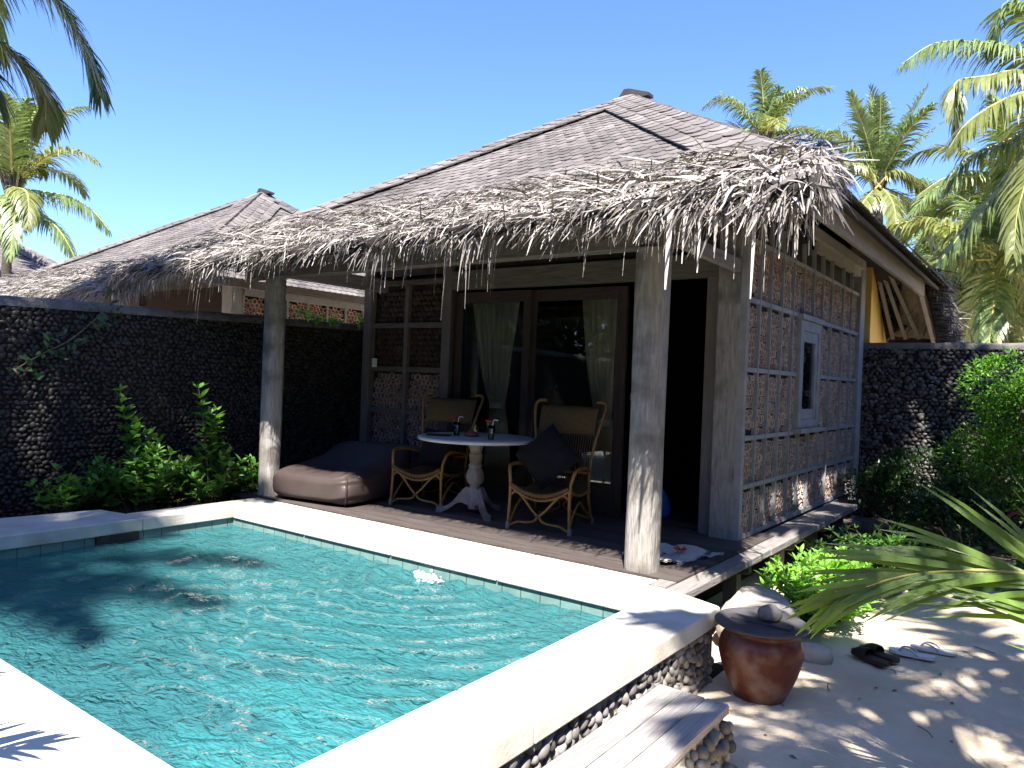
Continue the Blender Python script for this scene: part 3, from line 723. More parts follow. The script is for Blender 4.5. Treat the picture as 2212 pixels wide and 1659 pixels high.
    mb = MB(); mb.box((XR - .055, YF - .112, -.02), (XR + .030, YF - .052, 2.55), 'batten', bev=.004); mb.build('edge_board', h)
    wy0, wy1, wz0, wz1 = 2.80, 3.52, .86, 1.89
    mb = MB()
    for j, z in enumerate(rails):
        segs = [(1.43, 5.33)] if j not in (3,) else [(1.43, wy0), (wy1, 5.33)]
        for a, b in segs: mb.box((XR, a, z - .019), (XR + .034, b, z + .019), 'batten')
    for y_ in vs[1:-1]:
        segs = [(.06, 2.62)]
        if wy0 < y_ < wy1: segs = [(.06, wz0), (wz1 + .05, 2.62)]
        for a, b in segs: mb.box((XR + .002, y_ - .0105, a), (XR + .040, y_ + .0105, b), 'batten')
    mb.build('batten_grid', h)
    mb = MB(); mb.box((XR - .12, YB - .13, -.1), (XR + .06, YB + .1, 2.80), 'batten', bev=.006); mb.build('corner_post', h)
    # window
    mb = MB(); x0 = XR + .002; x1 = XR + .065
    for a, b in (((wy0, wz0 - .0), (wy0 + .075, wz1)), ((wy1 - .075, wz0), (wy1, wz1))): mb.box((x0, a[0], a[1]), (x1, b[0], b[1]), 'batten', bev=.004)
    mb.box((x0, wy0 + .075, wz1 - .10), (x1, wy1 - .075, wz1), 'batten', bev=.004); mb.box((x0, wy0 + .075, wz0), (x1, wy1 - .075, wz0 + .08), 'batten', bev=.004)
    mb.box((x0, wy0 - .03, wz1), (x1 + .02, wy1 + .03, wz1 + .05), 'batten'); mb.box((x0, wy0 - .03, wz0 - .045), (x1 + .04, wy1 + .03, wz0), 'batten')
    y0, y1, z0, z1 = wy0 + .075, wy1 - .075, wz0 + .08, wz1 - .10
    for a, b in (((y0, z0), (y0 + .08, z1)), ((y1 - .08, z0), (y1, z1)), ((y0 + .08, z1 - .10), (y1 - .08, z1)), ((y0 + .08, z0), (y1 - .08, z0 + .10))): mb.box((x0, a[0], a[1]), (x1 - .015, b[0], b[1]), 'batten')
    w = mb.build('window', h); g = MB(); g.box((x0 + .02, y0 + .08, z0 + .10), (x0 + .026, y1 - .08, z1 - .1), 'glass'); g.build('pane', w)
    b = MB(); b.box((x0, y0 + .08, z0 + .1), (x0 + .004, y1 - .08, z1 - .1), 'interior'); b.build('dark_backing', w)  # dark sheet behind the pane, standing in for the unlit room
    # soffit below the right eave, and a dark sheet for the louvred opening's shade
    mb = MB(); mb.box((XR - .10, YF + .1, 2.43), (XR - .07, YB, 2.95), 'cap_gap_dark')
    mb.box((XR - .01, 3.4, 2.62), (XR + .05, 5.31, 2.72), 'white_board'); mb.box((XR + .05, 3.0, 2.70), (XR + .10, 5.31, 2.80), 'white_board'); mb.build('eave_boards', h)
    mb = MB(); mb.box((.70, .30, 2.44), (.74, 6.02, 2.645), 'fascia', bev=.004); mb.build('fascia_board', h)
    mb = MB(); T = np.array([(y_, k_) for k_ in range(4) for y_ in np.arange(3.7 + .75 * k_, 6.55, .20)]); d_ = nrm(np.array([-.62, 0, .80])); n_ = nrm(np.array([.80, 0, .62])); m_ = len(T)
    P = np.array([.86, 0, 2.66]) + T[:, :1] * np.array([0, 1., 0]) + T[:, 1:] * .095 * d_ + n_ * .03
    dn_ = nrm(-d_ + n_ * .10); ax_ = np.array([0, 1., 0]); mb.inst(SHV, SHF, np.repeat(np.stack([ax_ * .195, -dn_ * .16, n_ * .011], 1)[None], m_, 0), P, 'shingle', np.clip(rng.normal(.7, .2, m_), 0, 1)); mb.build('eave_shingles', roof)
    mb = MB(); mb.poly([(.72, .45, 2.64), (.72, 6.1, 2.64), (XR - .05, 5.55, 3.0), (XR - .05, 1.15, 3.0)], 'matting'); mb.build('soffit', h)
    for yy in np.arange(1.0, 6.0, .62):
        mb = MB(); mb.beam((.69, yy, 2.60), (XR + .02, yy, 2.965), .05, .07, 'wood_grey_x'); mb.build('eave_rafter', h)
    # ---- interior
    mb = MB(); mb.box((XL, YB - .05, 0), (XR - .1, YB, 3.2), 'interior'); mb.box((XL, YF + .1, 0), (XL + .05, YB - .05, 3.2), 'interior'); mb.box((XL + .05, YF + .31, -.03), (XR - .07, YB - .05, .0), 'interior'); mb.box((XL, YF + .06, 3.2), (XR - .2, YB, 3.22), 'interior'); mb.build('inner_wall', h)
    # ---- rear bathroom wing: yellow wall under a sloping mat ceiling with fanning rafters
    mb = MB(); mb.box((-.1, 6.06, .8), (.13, 7.62, 2.95), 'yellow_paint'); mb.build('yellow_wall', h, )
    A0, A1, B0, B1 = np.array([.14, 6.12, 2.95]), np.array([.70, 6.06, 2.60]), np.array([.20, 7.06, 1.98]), np.array([.76, 7.06, 1.93])
    mb = MB(); up = np.array([0, .05, .05]); mb.prism([A0 + up, A1 + up, B1 + up, B0 + up], (0, .03, .03), 'matting'); rr = mb.build('rear_ceiling', h)
    for a, b in ((A0 + [.0, 0, -.01], (.245, 7.0, 1.99)), (A0 + [.05, 0, -.02], (.40, 7.0, 1.99)), (A0 + [.12, 0, -.05], (.56, 7.0, 1.99)), (A1 + [-.02, .04, -.08], (.745, 7.03, 1.90))):
        m2 = MB(); m2.beam(a, b, .045, .06, 'white_board', up=(0, -1, .3)); m2.build('ceiling_rafter', rr)
    m2 = MB(); m2.box((.20, 6.98, 1.93), (.72, 7.02, 1.975), 'wood_brown_x'); m2.box((.22, 6.99, 1.78), (.72, 7.03, 1.93), 'white_board'); m2.build('end_board', rr)
    th2, fr2, (S2, U2, D2, N2, r2) = thatch_geometry((-.6, 6.25, 2.78), (.86, 6.25, 2.78), (-.8, 7.35, 1.86), (1.06, 7.35, 1.86), 9)
    side_fringe(fr2, (.84, 6.15, 2.70), (1.04, 7.3, 1.80), (.35, .2, -.5), 700, r2, .08, .30)
    th2.prism([(.74, 6.12, 2.62), (.90, 6.15, 2.68), (1.05, 7.2, 1.85), (.78, 7.08, 1.86)], (0, .03, .02), 'thatch_base')
    n = 260; s = r2.random(n); t_ = r2.random(n); P = (np.array([.76, 6.14, 2.58]) * (1 - s)[:, None] + np.array([.80, 7.05, 1.86]) * s[:, None]); P = P + np.stack([t_ * .18, t_ * 0 - .01, t_ * .01], 1)
    blades(th2, P, np.tile([1., .12, -.03], (n, 1)) + r2.normal(0, .06, (n, 3)), np.tile([0., -1., .3], (n, 1)), r2.uniform(.08, .2, n), r2.uniform(.006, .012, n), np.full(n, .05), 'thatch', r2.uniform(0, .5, n), 3)
    a2 = th2.build('rear_thatch', h); fr2.build('thatch_fringe', a2)
    mb = MB(); p0 = np.array([.13, 7.0, 2.30]); mb.box(p0 + [0, -.05, -.12], p0 + [.02, .05, .14], 'wood_brown'); mb.tube([p0 + [.02, 0, .1], p0 + [.10, 0, .0], p0 + [.20, 0, -.01]], .012, 'dark_metal'); mb.tube([p0 + [.02, 0, -.05], p0 + [.12, 0, -.03], p0 + [.2, 0, -.01]], .010, 'dark_metal'); mb.lathe([(.0, .04), (.035, .03), (.06, -.05), (.062, -.14), (0, -.15)], 'wood_brown', p0 + [.21, 0, -.05], 12); mb.build('bracket_lamp', h)
    return h
house = bungalow()

# ------------------------------------------------------------------ neighbouring bungalows beyond the boundary wall
def neighbour():
    off = np.array([-8.2, .78, 0.])
    h = thing('bungalow', 'smaller looking neighbouring bungalow roof with thatched eave behind the left pebble wall', 'house', off)
    cov, caps, pk = roof_geometry((PK[0], PK[1]), HALF, PK[2], EZ)
    roof = cov.build('roof', h); caps.build('hip_shingles', roof); pk.build('ridge_cap', roof)
    th, fr, (S_, U, Dn, Nn, r) = thatch_geometry((-4.92, .40, 2.70), (.88, .40, 2.70), (-5.38, -.86, 2.06), (1.18, -.86, 2.06), 12)
    side_fringe(fr, (.86, .5, 2.73), (1.2, -.88, 1.94), (.5, -.2, -.5), 500, r, .08, .25)
    a = th.build('thatch_awning', h); fr.build('thatch_fringe', a)
    mb = MB(); mb.box((XR - .06, YF, -.4), (XR, YB, 2.42), 'panel_dark')
    for i in range(9):
        for z0, z1 in ((1.5, 1.93), (1.97, 2.38)):
            bamboo_panel(mb, (XR + .002, 1.62 + i * .41, z0), (0, 1, 0), (0, 0, 1), (1, 0, 0), .38, z1 - z0, .085, i)
    mb.build('bamboo_wall', h)
    mb = MB()
    for i in range(10): mb.box((XR, 1.60 + i * .41 - .02, 1.3), (XR + .035, 1.60 + i * .41 + .02, 2.42), 'batten')
    mb.box((XR, 1.6, 2.36), (XR + .05, YB, 2.46), 'batten'); mb.build('batten_grid', h)
    mb = MB(); mb.box((-.14, YF - .1, -.4), (XR + .03, YF + .1, 2.7), 'batten', bev=.006); mb.build('corner_post', h)
    mb = MB(); mb.box((.68, .5, 2.40), (.72, 6.2, 2.60), 'wood_grey_y'); mb.build('fascia_board', h)
    mb = MB(); mb.box((XL, -.05, 2.02), (.2, .05, 2.22), 'wood_brown_x'); mb.box((XL, YF, -.4), (-.14, YF + .05, 2.5), 'panel_dark'); mb.build('porch_beam', h)
    # low tiled skirt along the right eave
    mb = MB(); n = 420; a_ = rng.random(n)
    T = np.array([(y_, s_) for s_ in np.arange(0, .55, .125) for y_ in np.arange(.6, 6.2, .118)])
    v = nrm(np.array([.62, 0, -.36])); nn = nrm(np.array([.36, 0, .62])); m_ = len(T)
    P = np.array([.55, 0, 2.80]) + T[:, :1] * np.array([0, 1., 0]) + T[:, 1:] * v
    dn = nrm(v + nn * .08); n2 = np.cross(np.array([0, 1., 0]), -dn); n2 = n2 if n2[2] > 0 else -n2
    mb.inst(SHV, SHF, np.repeat(np.stack([np.array([0, 1., 0]) * .112, -dn * .2, n2 * .012], 1)[None], m_, 0), P, 'shingle', rng.random(m_))
    mb.build('eave_skirt', h)
neighbour()
def far_roof():
    c = dep(-150, 440, 17.0); dz = c[2] - 2.6
    h = thing('bungalow', 'shaded shingle roof at the left edge of the picture below the palm', 'house', (c[0], c[1], 0))
    cov, caps, pk = roof_geometry((0, 0), (3.3, 3.3), c[2], 2.6)
    r = cov.build('roof', h); caps.build('hip_shingles', r); pk.build('ridge_cap', r)
    mb = MB(); mb.box((-2.6, -2.6, GZ), (2.6, 2.6, 2.9), 'panel_dark'); mb.build('wall', h)
far_roof()

# ------------------------------------------------------------------ curtains
def curtain(name, label, x0, x1, ztop, zbot, y, xt, zt, wt, xb0, xb1, mat_, folds, seed):
    r = np.random.default_rng(seed); nu, nv = 90, 46
    u = np.linspace(0, 1, nu); rows = []
    for z in np.linspace(ztop, zbot, nv):
        if z > zt:
            k = (z - zt) / (ztop - zt); k = k ** .72
            a, b = xt - wt / 2 + (x0 - xt + wt / 2) * k, xt + wt / 2 + (x1 - xt - wt / 2) * k
        else:
            k = ((zt - z) / (zt - zbot)) ** .6; a, b = xt - wt / 2 + (xb0 - xt + wt / 2) * k, xt + wt / 2 + (xb1 - xt - wt / 2) * k
        amp = .022 + .02 * (1 - (b - a) / (x1 - x0 + 1e-6))
        rows.append(np.stack([a + (b - a) * u + .004 * np.sin(u * folds * 12.6), y + amp * np.sin(u * folds * 6.283 + .5 * np.sin(z * 3)) + .008 * np.sin(u * 31 + z * 4), np.full(nu, z)], 1))
    t = thing(name, label, 'curtain', ((x0 + x1) / 2, y, zbot)); off = np.array([(x0 + x1) / 2, y, zbot])
    MB().grid(np.array(rows) - off, mat_).build('drape', t)
    mb = MB(); th = np.linspace(0, 2 * np.pi, 20); mb.grid([np.stack([xt - off[0] + (wt / 2 + .012) * np.cos(th), (.06 + rng.normal(0, .001, 20)) * np.sin(th), np.full(20, zt - zbot + dz)], 1) for dz in (-.03, .03)], mat_); mb.build('tie', t)
curtain('curtain', 'grey green curtain tied in the middle behind the left glass door', -2.88, -2.26, 2.05, .06, YF + .13, -2.50, .95, .17, -2.66, -2.30, 'curtain', 8, 1)
curtain('curtain', 'grey green curtain gathered at the right side of the middle glass pane', -1.56, -1.16, 2.05, .06, YF + .16, -1.27, .85, .15, -1.42, -1.14, 'curtain', 6, 2)
curtain('curtain', 'tan curtain drawn aside by the dark doorway behind the near post', -1.00, -.74, 2.06, .06, YF + .20, -.97, 1.10, .08, -1.00, -.90, 'curtain_tan', 4, 3)

# ------------------------------------------------------------------ table with drinks
def bez(P, n=16):
    P = [np.asarray(p, float) for p in P]; t = np.linspace(0, 1, n)[:, None]
    if len(P) == 3: return (1 - t) ** 2 * P[0] + 2 * t * (1 - t) * P[1] + t * t * P[2]
    return (1 - t) ** 3 * P[0] + 3 * t * (1 - t) ** 2 * P[1] + 3 * t * t * (1 - t) * P[2] + t ** 3 * P[3]
def spline(P, n=8):
    """Catmull-Rom through points"""
    P = np.asarray(P, float); Q = np.concatenate([[2 * P[0] - P[1]], P, [2 * P[-1] - P[-2]]]); out = []
    for i in range(1, len(Q) - 2):
        t = np.linspace(0, 1, n, endpoint=False)[:, None]
        out.append(.5 * ((2 * Q[i]) + (-Q[i - 1] + Q[i + 1]) * t + (2 * Q[i - 1] - 5 * Q[i] + 4 * Q[i + 1] - Q[i + 2]) * t ** 2 + (-Q[i - 1] + 3 * Q[i] - 3 * Q[i + 1] + Q[i + 2]) * t ** 3))
    out.append(P[-1:]); return np.concatenate(out)
TBL = np.array([-2.02, .72, .012])
def table():
    t = thing('round_table', 'round white table on a turned whitewashed pedestal between the rattan chairs', 'table', TBL)
    MB().lathe([(0, .655), (.50, .655), (.515, .66), (.522, .672), (.515, .685), (.50, .69), (0, .69)], 'table_top', n=64).build('table_top', t)
    mb = MB(); mb.lathe([(.055, .05), (.062, .12), (.062, .21), (.05, .225), (.044, .25), (.05, .262), (.072, .285), (.082, .32), (.078, .36), (.062, .40), (.052, .415), (.064, .425), (.064, .437), (.05, .45), (.058, .49), (.060, .52), (.062, .525), (.062, .535), (.052, .54), (.056, .57), (.064, .60), (.075, .61), (.075, .64), (.03, .655)], 'whitewash', n=28)
    mb.box((-.16, -.03, .635), (.16, .03, .655), 'terracotta'); mb.build('pedestal', t)
    for k, a in enumerate((R_(-152), R_(-30), R_(88))):
        # flat S-curved foot cut from a board
        top = spline([(.045, .235), (.085, .235), (.13, .185), (.20, .10), (.27, .055), (.335, .048)], 6); bot = spline([(.345, .0), (.30, .0), (.275, .012), (.215, .045), (.13, .10), (.045, .075)], 6)
        Pf = np.concatenate([top, bot]); d = np.array([math.cos(a), math.sin(a), 0]); s_ = np.array([-d[1], d[0], 0])
        P3 = Pf[:, :1] * d + Pf[:, 1:] * np.array([0, 0, 1.]) - s_ * .024
        m_ = MB(); n = len(P3); Q = P3 + s_ * .048
        nn = len(top)
        for P_ in (P3, Q):                       # side faces as quad strip between top and reversed bottom
            T_ = P_[:nn]; B_ = P_[nn:][::-1]; m_.grid([T_, B_], 'whitewash', smooth=False)
        m_.grid([np.concatenate([P3, P3[:1]]), np.concatenate([Q, Q[:1]])], 'whitewash', smooth=False)
        m_.build('leg', t)
    return t
table()
def on_table(u, v): p = onp(u, v, 2, TBL[2] + .69); return p
def glass_drink(u, v, label, flip):
    p = on_table(u, v); t = thing('drink_glass', label, 'drink', p)
    MB().lathe([(0, .002), (.026, .002), (.030, .06), (.036, .12), (.034, .12), (.028, .06), (.024, .008), (0, .008)], 'tumbler', n=20).build('tumbler', t)
    MB().lathe([(0, .009), (.0235, .009), (.027, .055), (0, .055)], 'leaf_light' if flip else 'curtain', n=16).build('juice', t)
    s = 1 if flip else 1
    MB().tube([(0, 0, .012), (.022, -.008, .13), (.03, -.01, .165), (.034 + .012, -.012, .172), (.085, -.02, .168)], .004, 'straw_white', 6).build('straw', t)
    mb = MB(); q = np.array([-.030, 0, .135]); 
    for k in range(5):
        a = k * 1.256; mb.inst(*ICO1, np.diag([.016, .016, .009])[None], (q + [.014 * math.cos(a), .012 * math.sin(a), .02 + .004 * (k % 2)])[None], 'petal_red', .5, True)
    mb.tube([(-.03, 0, .12), q + [0, 0, .02]], .002, 'stem', 5); mb.inst(*ICO1, np.diag([.016, .01, .014])[None], (q + [0, -.005, -.004])[None], 'leaf_light', .5, True); mb.build('flower_garnish', t)
glass_drink(986, 941, 'drink glass with bent straw and red flower beside the black notebook', False)
glass_drink(1060, 950, 'drink glass of yellow juice with straw and red flower right of the ashtray', True)
def table_bits():
    p = on_table(948, 941); mb = MB(); mb.box((-.105, -.05, 0), (.105, .05, .014), 'black_plastic', bev=.005); o = mb.build('notebook', None, p, R_(25)); tag(o, 'flat black notebook lying at the left edge of the round table', 'notebook')
    p = on_table(1018, 943); t = thing('ashtray', 'small red brown clay ashtray with a lid knob in the middle of the round table', 'ashtray', p)
    MB().lathe([(0, 0), (.055, 0), (.068, .012), (.070, .028), (.060, .034), (0, .034)], 'terracotta', n=28).build('bowl', t)
    MB().lathe([(.05, .034), (.035, .045), (.018, .055), (.014, .068), (0, .072)], 'terracotta', n=20).build('lid', t)
table_bits()

# ------------------------------------------------------------------ rattan chairs
def rattan_chair(loc, rot, label):
    c = thing('rattan_chair', label, 'chair', loc, rot, 'rattan chairs on the porch')
    r = .0125; W = .255
    fl = {}
    for s in (-1, 1):
        # front upright curving into the arm and back to the rear upright
        P = spline([(s * (W + .01), -.26, 0), (s * W, -.255, .20), (s * W, -.25, .36), (s * (W + .015), -.235, .45), (s * (W + .03), -.19, .505), (s * (W + .035), -.05, .51), (s * (W + .02), .12, .49), (s * (W - .005), .245, .46)], 7)
        MB().tube(P, r * 1.1, 'rattan').tube([(s * (W + .01), -.26, 0), (s * (W + .009), -.26, .055)], r * 1.5, 'whitewash').build('front_leg', c)
        P = spline([(s * W, .36, 0), (s * (W - .01), .28, .22), (s * (W - .005), .255, .40), (s * (W + .005), .30, .62), (s * (W + .05), .37, .86), (s * (W + .07), .43, .985), (s * (W + .045), .455, 1.03), (s * (W - .02), .46, 1.035)], 7)
        MB().tube(P, r * 1.1, 'rattan').tube([(s * W, .36, 0), (s * (W - .001), .352, .05)], r * 1.5, 'whitewash').build('back_leg', c)
        # cradle that carries the seat side
        P = spline([(s * W, -.25, .345), (s * (W - .01), -.10, .30), (s * (W - .01), .10, .275), (s * (W - .01), .27, .30)], 7)
        MB().tube(P, r, 'rattan').build('side_rail', c)
        P = spline([(s * (W), -.24, .05), (s * (W - .005), -.12, .16), (s * (W - .005), .02, .22), (s * (W - .005), .16, .14), (s * W, .32, .06)], 7)
        MB().tube(P, r * .8, 'rattan').build('side_brace', c)
        # arm corner brace
        P = spline([(s * (W), -.25, .24), (s * (W - .045), -.25, .31), (s * (W - .10), -.25, .305)], 6)
        # X brace at the front, two canes bending towards the middle
        P = spline([(s * W, -.252, .27), (s * (W - .05), -.256, .305), (s * .15, -.258, .275), (s * .06, -.262, .175), (s * .012, -.265, .125), (s * .035, -.265, .085), (s * .10, -.264, .068), (s * .18, -.262, .062), (s * (W - .02), -.26, .035), (s * (W + .005), -.26, .02)], 6)
        MB().tube(P, r * .82, 'rattan').build('front_brace', c)
        P = spline([(s * W, .29, .28), (s * .13, .29, .25), (s * .015, .30, .14), (s * .12, .33, .07), (s * W, .355, .04)], 6)
        MB().tube(P, r * .8, 'rattan').build('rear_brace', c)
    mb = MB(); mb.inst(*ICO1, np.diag([.022, .018, .02])[None], np.array([[0, -.265, .125]]), 'cord', .5, True); mb.build('binding', c)
    # sagging front rail and seat
    ys = [-.262, -.24, -.15, 0, .14, .25, .30]; zs = [.345, .352, .315, .285, .285, .31, .36]
    us = np.linspace(-1, 1, 17); rows = []
    for y, z in zip(spline(np.stack([ys, zs], 1), 5)[:, 0], spline(np.stack([ys, zs], 1), 5)[:, 1]):
        rows.append(np.stack([us * (W - .005), np.full(17, y) , z + .02 - .085 * (1 - us ** 2) ** 1.1 * (1 if y > -.2 else .9)], 1))
    rows = np.array(rows); MB().grid(rows, 'rattan_weave').build('seat', c)
    mb = MB(); P = rows[0] + [0, -.004, .0]; mb.tube(P, .017, 'rattan_weave'); P2 = P + np.stack([0 * us, 0 * us + .006, -.045 * (1 - us ** 2) * .4 - .022], 1); mb.tube(P2, .009, 'rattan')
    for k in range(3, 14): mb.tube([P[k], P2[k]], .005, 'rattan', 5)
    mb.build('front_rail', c)
    # back: strings between the seat and a thick woven head band
    mb = MB()
    for k, u in enumerate(np.linspace(-1, 1, 24)):
        mb.tube(spline([(u * (W - .03), .27, .31), (u * (W - .02), .30, .52), (u * (W - .005), .335, .73), (u * (W + .0), .36, .84)], 4), .0042, 'cord', 5)
    mb.build('back_strings', c)
    mb = MB(); rows = []
    for (dy, z, k) in ((.345, .755, 1), (.33, .775, 1.0), (.335, .83, 1.0), (.36, .90, 1.02), (.395, .965, 1.03), (.43, .995, 1.0), (.455, .985, .98), (.44, .93, .98), (.40, .84, .97), (.365, .765, .98), (.345, .755, 1)):
        rows.append(np.stack([us * (W + .0) * k, dy + .02 * (us ** 2), z - .018 * (1 - us ** 2) * 0 + .012 * us ** 2 * 0 + np.where(np.abs(us) > .9, .0, .0)], 1))
    mb.grid(rows, 'rattan_weave')
    mb.poly(np.array(rows)[:-1, 0], 'rattan_weave'); mb.poly(np.array(rows)[:-1, -1][::-1], 'rattan_weave'); mb.build('head_band', c)
    MB().tube(spline([(-(W - .01), .262, .44), (0, .285, .43), (W - .01, .262, .44)], 6), r * .8, 'rattan').build('back_rail', c)
    return c
CH1 = (-1.235, .745, .012); CH2 = (-2.66, .83, .012)
rattan_chair(CH1, R_(13), 'rattan armchair with a large black cushion standing at the right of the table')
rattan_chair(CH2, R_(14), 'rattan armchair half hidden behind the white table on the left')
def cushion(loc, rx, rz, size, label, diamond=True, thick=.075):
    n = 21; g = np.linspace(-1, 1, n); A, B = np.meshgrid(g, g); k = np.clip((1 - np.abs(A) ** 2.6) * (1 - np.abs(B) ** 2.6), 0, 1) ** .55
    sq = 1 - .07 * (1 - A ** 2 * B ** 2) * 0
    pin = 1 - .06 * (1 - np.abs(A)) * (np.abs(B)) ; pin2 = 1 - .06 * (1 - np.abs(B)) * np.abs(A)
    X, Y = A * size / 2 * pin2, B * size / 2 * pin
    r = np.random.default_rng(4); wr = .004 * np.sin(A * 7 + B * 3) + .003 * np.sin(B * 11 - A * 5)
    mb = MB(); T = Matrix.Rotation(R_(45), 3, 'Z') if diamond else Matrix.Identity(3)
    M = np.array(Matrix.Rotation(rz, 3, 'Z') @ Matrix.Rotation(rx, 3, 'X') @ T)
    for s in (1, -1): mb.grid(np.stack([X, Y, s * (thick * k + wr * k)], -1).reshape(-1, 3).dot(M.T).reshape(n, n, 3), 'black_cloth')
    o = mb.build('cushion', None, loc); tag(o, label, 'cushion'); return o
c1 = np.array(CH1); cushion(c1 + np.array([-.065, .03, .575]), R_(68), R_(14), .42, 'black square cushion standing on its corner in the right rattan chair')
c2 = np.array(CH2); cushion(c2 + np.array([-.02, .12, .52]), R_(66), R_(14), .38, 'black cushion leaning in the left rattan chair behind the table', False)

# ------------------------------------------------------------------ bean bag lounger
def bean_bag():
    base = np.array([-3.47, .47, .012]); t = thing('bean_bag', 'large brown vinyl bean bag lying on the porch by the far post', 'bean bag', base)
    # box-like bag: superellipsoid, rising towards the back
    nu, nv = 72, 36; u = np.linspace(0, 2 * np.pi, nu); v = np.linspace(-np.pi / 2, np.pi / 2, nv)
    r = np.random.default_rng(2)
    f = lambda c, e: np.sign(c) * np.abs(c) ** e
    U, V = np.meshgrid(u, v)
    X = f(np.cos(V), .36) * f(np.cos(U), .26); Y = f(np.cos(V), .36) * f(np.sin(U), .26); Z = f(np.sin(V), .55)
    x = X * .50; y = Y * .52; zz = (Z * .5 + .5)
    top = .29 + .07 * (Y * .5 + .5) + .20 * np.clip(Y + .1, 0, 1) ** 1.5
    sag = 1 - .12 * np.exp(-((X + .2) ** 2 + (Y + .1) ** 2) / .25)
    z = zz * top * sag
    # pucker wrinkles round the front right corner seam
    ca = np.exp(-((x - .48) ** 2 + (y + .5) ** 2) / .06); wr = .010 * ca * np.sin(z * 95 + 3 * np.sin(x * 9))
    bl = .010 * np.sin(x * 8 + 1) * np.sin(y * 7) + .006 * np.sin(x * 19 + y * 13)
    nrmd = nrm(np.stack([X, Y, Z * .6], -1))
    P = np.stack([x, y, z], -1) + nrmd * (wr + bl * np.clip(zz * 3, 0, 1))[..., None]; P[..., 2] = np.maximum(P[..., 2], .0)
    ang = R_(8); Rz = np.array([[math.cos(ang), -math.sin(ang), 0], [math.sin(ang), math.cos(ang), 0], [0, 0, 1]])
    P = P @ Rz.T
    MB().grid(P, 'vinyl').build('bag', t)
    # piped seam up the near corner and along the top edge
    def surf(a, b):
        i = int(np.clip((b + np.pi / 2) / np.pi * (nv - 1), 0, nv - 1)); j = int(round((a % (2 * np.pi)) / (2 * np.pi) * (nu - 1))); return P[i, j]
    a0 = -np.pi / 4
    mb = MB(); pts = [surf(a0, b) * 1.0 for b in np.linspace(-1.25, .75, 14)]; pts = [p + nrm(np.array([.7, -.7, .1])) * .006 for p in pts]; mb.tube(pts, .0095, 'piping', 6); mb.build('seam', t)
bean_bag()
def day_bed():
    t = thing('mattress', 'dark purple mattress lying behind the bean bag against the wall', 'mattress', (-3.62, 1.22, .012))
    mb = MB(); mb.box((-.62, -.22, 0), (.62, .22, .42), 'vinyl_dark', bev=.05); o = mb.build('mattress_body', t)
    bv = o.modifiers.new('bevel', 'BEVEL'); bv.width = .02; bv.segments = 2
    mb = MB(); mb.tube([(-.6, -.225, .375), (.6, -.225, .375)], .007, 'piping', 6); mb.build('piping', t)
day_bed()

# ------------------------------------------------------------------ doormat towel, flower, blue bag
def towel():
    nx, ny = 34, 44; X, Y = np.meshgrid(np.linspace(-.20, .20, nx), np.linspace(-.33, .33, ny))
    Z = .012 + .022 * np.clip(np.sin(Y * 17 + X * 3), -.2, 1) + .008 * np.sin(X * 21 + Y * 9) + rng.normal(0, .0012, X.shape)
    mb = MB(); mb.grid(np.stack([X, Y, Z], -1), 'towel'); mb.grid(np.stack([X, Y, Z - .010], -1), 'towel')
    o = mb.build('towel', None, (-.05, .56, .012), R_(-14)); tag(o, 'rumpled white towel mat on the porch floor beside the near post', 'towel')
    p = np.array([.02, .52, .052]); t = thing('hibiscus', 'single red flower lying on the white towel mat', 'flower', p)
    mb = MB()
    for k in range(5):
        a = k * 1.257; rows = []
        for s_ in np.linspace(.0, 1, 5): rows.append([np.array([math.cos(a), math.sin(a), 0]) * .045 * s_ + np.array([-math.sin(a), math.cos(a), 0]) * w * .028 * math.sin(min(s_, .97) * 2.9) + np.array([0, 0, .026 * s_ - .018 * s_ * abs(w) + .01]) for w in (-1, 0, 1)])
        mb.grid(rows, 'petal_red')
    mb.build('petals', t); MB().tube([(0, 0, .005), (.012, -.004, .045)], .003, 'petal_yellow', 5).build('stamen', t)
towel()
def blue_bag():
    t = thing('bag', 'bright blue bag on the floor just inside the dark doorway', 'bag', (-.93, 1.94, .0))
    n = 24; u = np.linspace(0, 2 * np.pi, n); rows = []
    for z, s in zip(np.linspace(0, .26, 12), [.85, .97, 1, 1.02, 1.03, 1.02, 1.0, .97, .92, .86, .78, .70]):
        rows.append(np.stack([.22 * s * np.cos(u) * (1 + .03 * np.sin(5 * u + z * 20)), .13 * s * np.sin(u) * (1 + .04 * np.sin(4 * u + z * 9)), np.full(n, z + 0.0)], 1))
    mb = MB(); mb.grid(rows, 'blue_plastic'); mb.poly(rows[-1], 'blue_plastic'); mb.build('sack', t)
    MB().tube(spline([(-.12, -.02, .24), (-.08, -.04, .36), (.06, -.04, .37), (.12, -.02, .24)], 6), .010, 'blue_plastic', 6).build('handle', t)
blue_bag()

